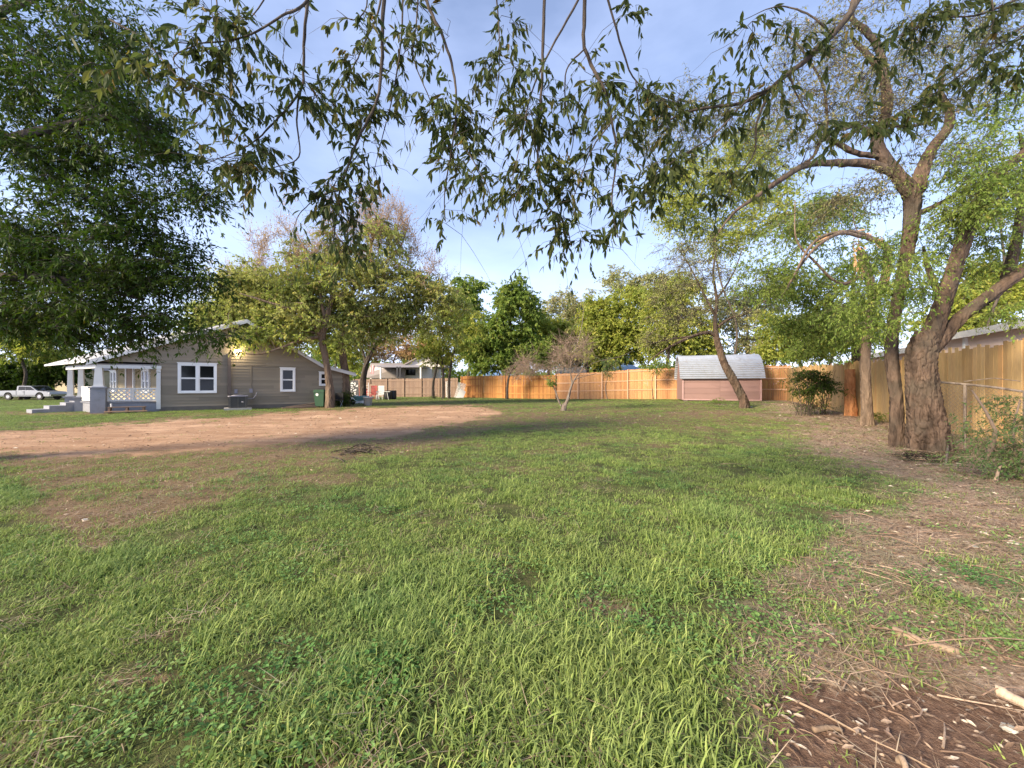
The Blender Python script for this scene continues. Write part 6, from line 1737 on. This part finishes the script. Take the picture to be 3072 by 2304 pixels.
def clutter():
    # green wheeled bin
    b = hp(wall_t(958), 0, .75)
    root = thing('wheelie_bin', 'dark green wheeled bin by the house behind the tan trunk', 'bin', b)
    v = MB(); v.frust(b + ZZ * .08, b + ZZ * .98, (.5, .55), (.62, .7)); v.box(b + ZZ * .96, (.68, .76, .06)); v.build('body', M['green_bin'], root)
    v = MB(); v.frust(b + ZZ * 1.0, b + ZZ * 1.1, (.68, .76), (.55, .6)); v.build('lid', M['green_bin'], root)
    v = MB(); v.tube([b + np.array([-.1, -.32, .80]), b + np.array([-.1, -.345, .80])], .09, 12); v.build('emblem', M['white'], root)
    for s in (-.27, .27):
        v = MB(); v.tube([b + np.array([s - .03, .28, .12]), b + np.array([s + .03, .28, .12])], .12, 14); v.build('wheel', M['rubber'], root)
    # folding black chair
    Y = 24.2; b = on((1013 - HX) / F * Y, Y)
    root = thing('folding_chair', 'black folding camp chair between the two trunks of the yard tree', 'chair', b)
    v = MB(); v.box(b + ZZ * .42, (.5, .42, .03)); v.build('seat', M['black'], root)
    v = MB(); v.box(b + np.array([0, .24, .68]), (.5, .03, .42)); v.build('backrest', M['black'], root)
    for s in (-.24, .24):
        for a, c in ((-.2, .2), (.2, -.2)):
            v = MB(); v.tube([b + np.array([s, a, 0]), b + np.array([s, c, .42])], .014, 6); v.build('leg', M['galv'], root)
    # white bucket
    b = gnd(1104, 1217); root = thing('bucket', 'white plastic bucket standing beside the teal wheelbarrow', 'bucket', b)
    v = MB(); lathe(v, b, [(.24, 0), (.29, .55), (.31, .55), (.31, .60), (.28, .60), (.22, .05)]); v.build('body', M['plastic_white'], root, True)
    v = MB(); v.tube([b + np.array([.31 * math.cos(a), -.05, .56 - .28 * math.sin(a)]) for a in np.linspace(0, math.pi, 12)], .007, 4); v.build('handle', M['galv'], root)
    # teal wheelbarrow
    b = gnd(1084, 1214); root = thing('wheelbarrow', 'pale teal wheelbarrow tray tipped beside the white bucket', 'wheelbarrow', b)
    v = MB(); v.frust(b + np.array([0, 0, .28]), b + np.array([-.05, 0, .62]), (.5, .4), (1.05, .75)); v.build('tray', M['teal'], root)
    for s in (-.22, .22):
        v = MB(); v.tube([b + np.array([.85, s, .5]), b + np.array([0, s, .27]), b + np.array([-.6, s * .3, .2])], .02, 6); v.build('handle', M['white'], root)
        v = MB(); v.tube([b + np.array([.2, s, .3]), b + np.array([.3, s, 0])], .018, 6); v.build('leg', M['white'], root)
    v = MB(); v.tube([b + np.array([-.62, -.04, .19]), b + np.array([-.62, .04, .19])], .19, 16); v.build('wheel', M['rubber'], root)
    # crumpled tarp
    b = gnd(1066, 1210); r = np.random.default_rng(9); n = 22; V = []; 
    for i in range(n):
        for j in range(n):
            x = (i / (n - 1) - .5); y = (j / (n - 1) - .5); e = max(0, 1 - (2 * x) ** 2) * max(0, 1 - (2 * y) ** 2)
            V.append((b[0] + x * 2.0 + r.normal(0, .02), b[1] + y * 1.2, .03 + .45 * e ** .7 * (1 + .35 * math.sin(x * 17 + y * 9)) + r.normal(0, .015)))
    fs = [(i * n + j, i * n + j + 1, (i + 1) * n + j + 1, (i + 1) * n + j) for i in range(n - 1) for j in range(n - 1)]
    o = mesh_np('tarp', V, fs, M['plastic_white'], None, None, True); tag(o, 'crumpled pale tarp heap left of the teal wheelbarrow', 'tarp')
    # ladder leaning, junk near the fence
    Y = 38.5; b = on((1100 - HX) / F * Y, Y)
    root = thing('step_ladder', 'white step ladder standing in front of the grey fence left of the red chair', 'ladder', b)
    for s in (-.3, .3):
        v = MB(); v.tube([b + np.array([s, -.3, 0]), b + np.array([s * .6, 0, 1.65])], .03, 6); v.build('side_rail', M['white'], root)
        v = MB(); v.tube([b + np.array([s, .6, 0]), b + np.array([s * .6, 0.05, 1.65])], .02, 6); v.build('rear_leg', M['white'], root)
    for k in range(5):
        q = (k + 1) / 6; v = MB(); v.box(b + np.array([0, -.3 + .3 * q, 1.65 * q]), (.6 * (1 - .4 * q), .09, .03)); v.build('step', M['white'], root)
    def chair(x, Y, mat, lab, cat='chair', w=.6):
        b = on((x - HX) / F * Y, Y); root = thing('garden_chair', lab, cat, b)
        v = MB(); v.box(b + ZZ * .44, (w, .55, .05)); v.build('seat', mat, root)
        v = MB()
        for k in range(5): v.box(b + np.array([(k - 2) * w * .2, .3, .88]), (w * .14, .03, .82))
        v.box(b + np.array([0, .3, 1.3]), (w, .035, .09)); v.build('backrest', mat, root)
        for sx in (-1, 1):
            for sy in (-1, 1):
                v = MB(); v.tube([b + np.array([sx * w * .5, sy * .3, 0]), b + np.array([sx * w * .45, sy * .24, .45])], .028, 6); v.build('leg', mat, root)
            v = MB(); v.box(b + np.array([sx * w * .5, -.0, .68]), (.06, .55, .035)); v.build('armrest', mat, root)
    chair(1119, 38.5, M['red'], 'red slatted garden chair before the grey fence')
    chair(1141, 38, M['plastic_white'], 'white plastic garden chair between the red chair and the black barrels')
    Y = 39; b = on((1109 - HX) / F * Y, Y); v = MB(); v.prism([b + np.array([-.35, .2, .3]), b + np.array([.45, .2, .3]), b + np.array([.45, .45, 1.5]), b + np.array([-.35, .45, 1.5])], (0, .05, 0)); o = v.build('board', M['rail_grey'], None); tag(o, 'grey board leaning behind the step ladder', 'board')
    Y = 37; b = on((1152 - HX) / F * Y, Y); root = thing('folding_table', 'white folding table beside the black barrels', 'table', b)
    v = MB(); v.box(b + ZZ * .78, (1.3, .6, .05)); v.build('table_top', M['plastic_white'], root)
    for s in (-.5, .5):
        v = MB(); v.tube([b + np.array([s, -.2, 0]), b + np.array([s - .15, -.2, .77])], .025, 6); v.build('leg', M['plastic_white'], root)
        v = MB(); v.tube([b + np.array([s, .2, 0]), b + np.array([s - .15, .2, .77])], .025, 6); v.build('leg', M['plastic_white'], root)
    for i, (x, Y, lab) in enumerate([(1164, 37.2, 'black plastic barrel, left one of two before the grey fence'), (1178, 37.8, 'black plastic barrel, right one of two before the grey fence')]):
        b = on((x - HX) / F * Y, Y); v = MB(); lathe(v, b, [(.32, 0), (.36, .08), (.38, .4), (.36, .8), (.33, .88), (.30, .88), (.30, .8)]); o = v.build('barrel', M['black'], None, True); tag(o, lab, 'barrel', 'black barrels before the grey fence')
    # folded patio umbrella / speckled cloth and red tarp
    Y = 39.5; b = on((1062 - HX) / F * Y, Y)
    root = thing('speckled_cloth', 'black and white speckled cloth over a red frame left of the step ladder', 'cloth', b)
    v = MB(); v.prism([b + np.array([-.5, 0, .1]), b + np.array([.5, 0, .1]), b + np.array([.25, .35, 1.9]), b + np.array([-.5, .35, 1.9])], (0, .06, 0)); v.build('cloth_back', M['black'], root)
    v = MB(); r = np.random.default_rng(3)
    for k in range(34):
        q = r.uniform(.05, .95); x = r.uniform(-.45, .3); v.box(b + np.array([x, .35 * q - .035, .1 + 1.8 * q]), (.13, .012, .09))
    v.build('speckles', M['white'], root)
    v = MB(); v.prism([b + np.array([.5, 0, 0]), b + np.array([2.0, 0, 0]), b + np.array([1.3, .3, .9]), b + np.array([.4, .4, 1.7])], (0, .08, 0)); v.build('red_cover', M['red'], root)
    # low dark box
    Y = 38; b = on((1135 - HX) / F * Y, Y)
clutter()

# ------------------------------------------------------------------ fallen wood
def stick(pts, r0, r1, name, lab, cat, mat, group=None, n=8, lump=.05):
    r0 *= .72; r1 *= .65
    T = Tree(int(abs(pts[0][0])) + 5)
    P = []
    for p in pts:
        g = gnd(p[0], p[1]); g[2] += (p[2] if len(p) > 2 else r0 * .8); P.append(g)
    T.limb(P, r0, r1, n=n, lump=lump, wob=.04)
    V = np.concatenate(T.tv); V = V
    K = len(V) // n
    qs = [np.concatenate([q[0] for q in T.tq]), np.array([[(K - 1) * n + i for i in range(n)]]), np.array([[i for i in range(n - 1, -1, -1)]])]
    qs = [q for q in qs]
    o = mesh_np(name, V, qs, mat, None, np.full(sum(len(q) for q in qs), random.random()), True)
    return tag(o, lab, cat, group)
stick([(2680, 1905), (2760, 1935), (2880, 1972)], .036, .03, 'log', 'thick pale brown log lying among the chips at right', 'log', M['log'])
stick([(2552, 1880), (2580, 1905), (2600, 1930)], .013, .01, 'stick', 'short stick left of the thick pale log', 'stick', M['log'])
stick([(2860, 1880), (2940, 1925), (3010, 1990)], .018, .012, 'stick', 'brown stick to the right of the thick pale log', 'stick', M['log'])
stick([(2990, 2085), (3040, 2110), (3120, 2150)], .035, .03, 'log', 'yellowish split log at the right edge of the bare soil', 'log', M['chips'])
stick([(2378, 2100), (2480, 2150), (2600, 2215), (2740, 2280), (2830, 2330)], .0065, .005, 'stick', 'long thin root crossing the bare soil patch', 'stick', M['log'])
stick([(2440, 2195), (2490, 2190), (2525, 2195)], .014, .012, 'stick', 'short pale stick on the bare soil below the long root', 'stick', M['log'])
stick([(2670, 2240), (2700, 2290), (2730, 2350)], .02, .012, 'stick', 'forked grey stick at the bottom right of the soil', 'stick', M['log'])
stick([(2745, 1760), (2850, 1765), (2890, 1800), (2880, 1835), (2960, 1860), (3070, 1880)], .005, .003, 'fallen_vine', 'thin pale curling vine stem on the litter at right', 'vine', M['log'], n=5)
stick([(2690, 1780), (2800, 1810), (2930, 1870), (3060, 1940)], .005, .003, 'fallen_vine', 'straight pale vine stem crossing the litter below the curling one', 'vine', M['log'], n=5)
stick([(2450, 1255, .02), (2520, 1240, .5), (2560, 1300, .02)][:1] + [(2490, 1292, .3), (2522, 1300, .25), (2530, 1315, .02)], .012, .008, 'fallen_vine', 'pale arching runner over the litter near the broken tree', 'vine', M['log'], n=5)
stick([(2770, 1395), (2850, 1398), (2880, 1402)], .03, .02, 'stick', 'grey dead stick before the painted hollow of the big forked tree', 'stick', M['bark_grey'])
stick([(2850, 1310, .3), (2842, 1375, .1), (2836, 1392, .0)], .028, .02, 'stick', 'pale stick leaning by the painted hollow of the big forked tree', 'stick', M['bark_grey'])
stick([(2985, 1450, .05), (3010, 1395, .25), (3040, 1378, .4)], .02, .012, 'stick', 'pale bent stick under the feathery shrub', 'stick', M['log'])
stick([(2660, 1590), (2720, 1610), (2770, 1570)], .008, .005, 'stick', 'thin stick beside the flat stones at right', 'stick', M['log'])

def stick_pile():
    r = np.random.default_rng(8)
    for i in range(26):
        x = r.uniform(980, 1120); y = 1374 - (x - 960) * .15 + r.uniform(-10, 8); g = gnd(x, y)
        a = r.normal(.1, .6); L = r.uniform(.2, .7); c = np.array([math.cos(a), math.sin(a), 0])
        P = [g + ZZ * .02, g + c * L / 2 + ZZ * (.03 + r.uniform(0, .1)) + r.normal(0, .03, 3) * [1, 1, 0], g + c * L + ZZ * .02]
        v = MB(); v.tube(crom(P, 3), r.uniform(.005, .012), 5)
        o = v.build('stick', M['bark_dark'], None); tag(o, 'dark dead stick lying in the loose heap at the edge of the driveway', 'stick', 'heap of dead sticks by the driveway')
stick_pile()

def stones():
    r = np.random.default_rng(5)
    pts = [(2950, 1600, .045, 'white stone chip on the litter, nearest the right fence'), (2925, 1642, .035, 'small white stone chip left of the larger white one'), (3040, 1630, .06, 'pale flat stone at the right edge of the litter'), (2180, 1602, .03, 'pale stone in the grass at right of centre'), (225, 1935, .03, 'white stone in the lawn at lower left'), (2253, 1222, .12, 'pale rock beside the foot of the crooked tree'), (3025, 2190, .04, 'white pebble on the bare soil at the right edge'), (255, 1560, .04, 'pale stone on the worn patch at left'), (1590, 1232, .05, 'pale stone at the end of the driveway'), (2500, 1905, .03, 'small tan stone in the weeds')]
    for x, y, s, lab in pts:
        g = gnd(x, y); s *= .6; v = MB(); n = 8; P = []
        for k, (rr, z) in enumerate([(.5, -.1), (1, .1), (.85, .45), (.35, .62)]):
            for j in range(n):
                a = 6.283 * j / n; q = rr * r.uniform(.75, 1.2); P.append((g[0] + s * 1.3 * q * math.cos(a), g[1] + s * q * math.sin(a), g[2] + s * z))
        fs = [(k * n + j, k * n + (j + 1) % n, (k + 1) * n + (j + 1) % n, (k + 1) * n + j) for k in range(3) for j in range(n)] + [tuple(range(3 * n, 4 * n))]
        v.add(P, fs); o = v.build('stone', M['stone'], None); tag(o, lab, 'stone')
stones()
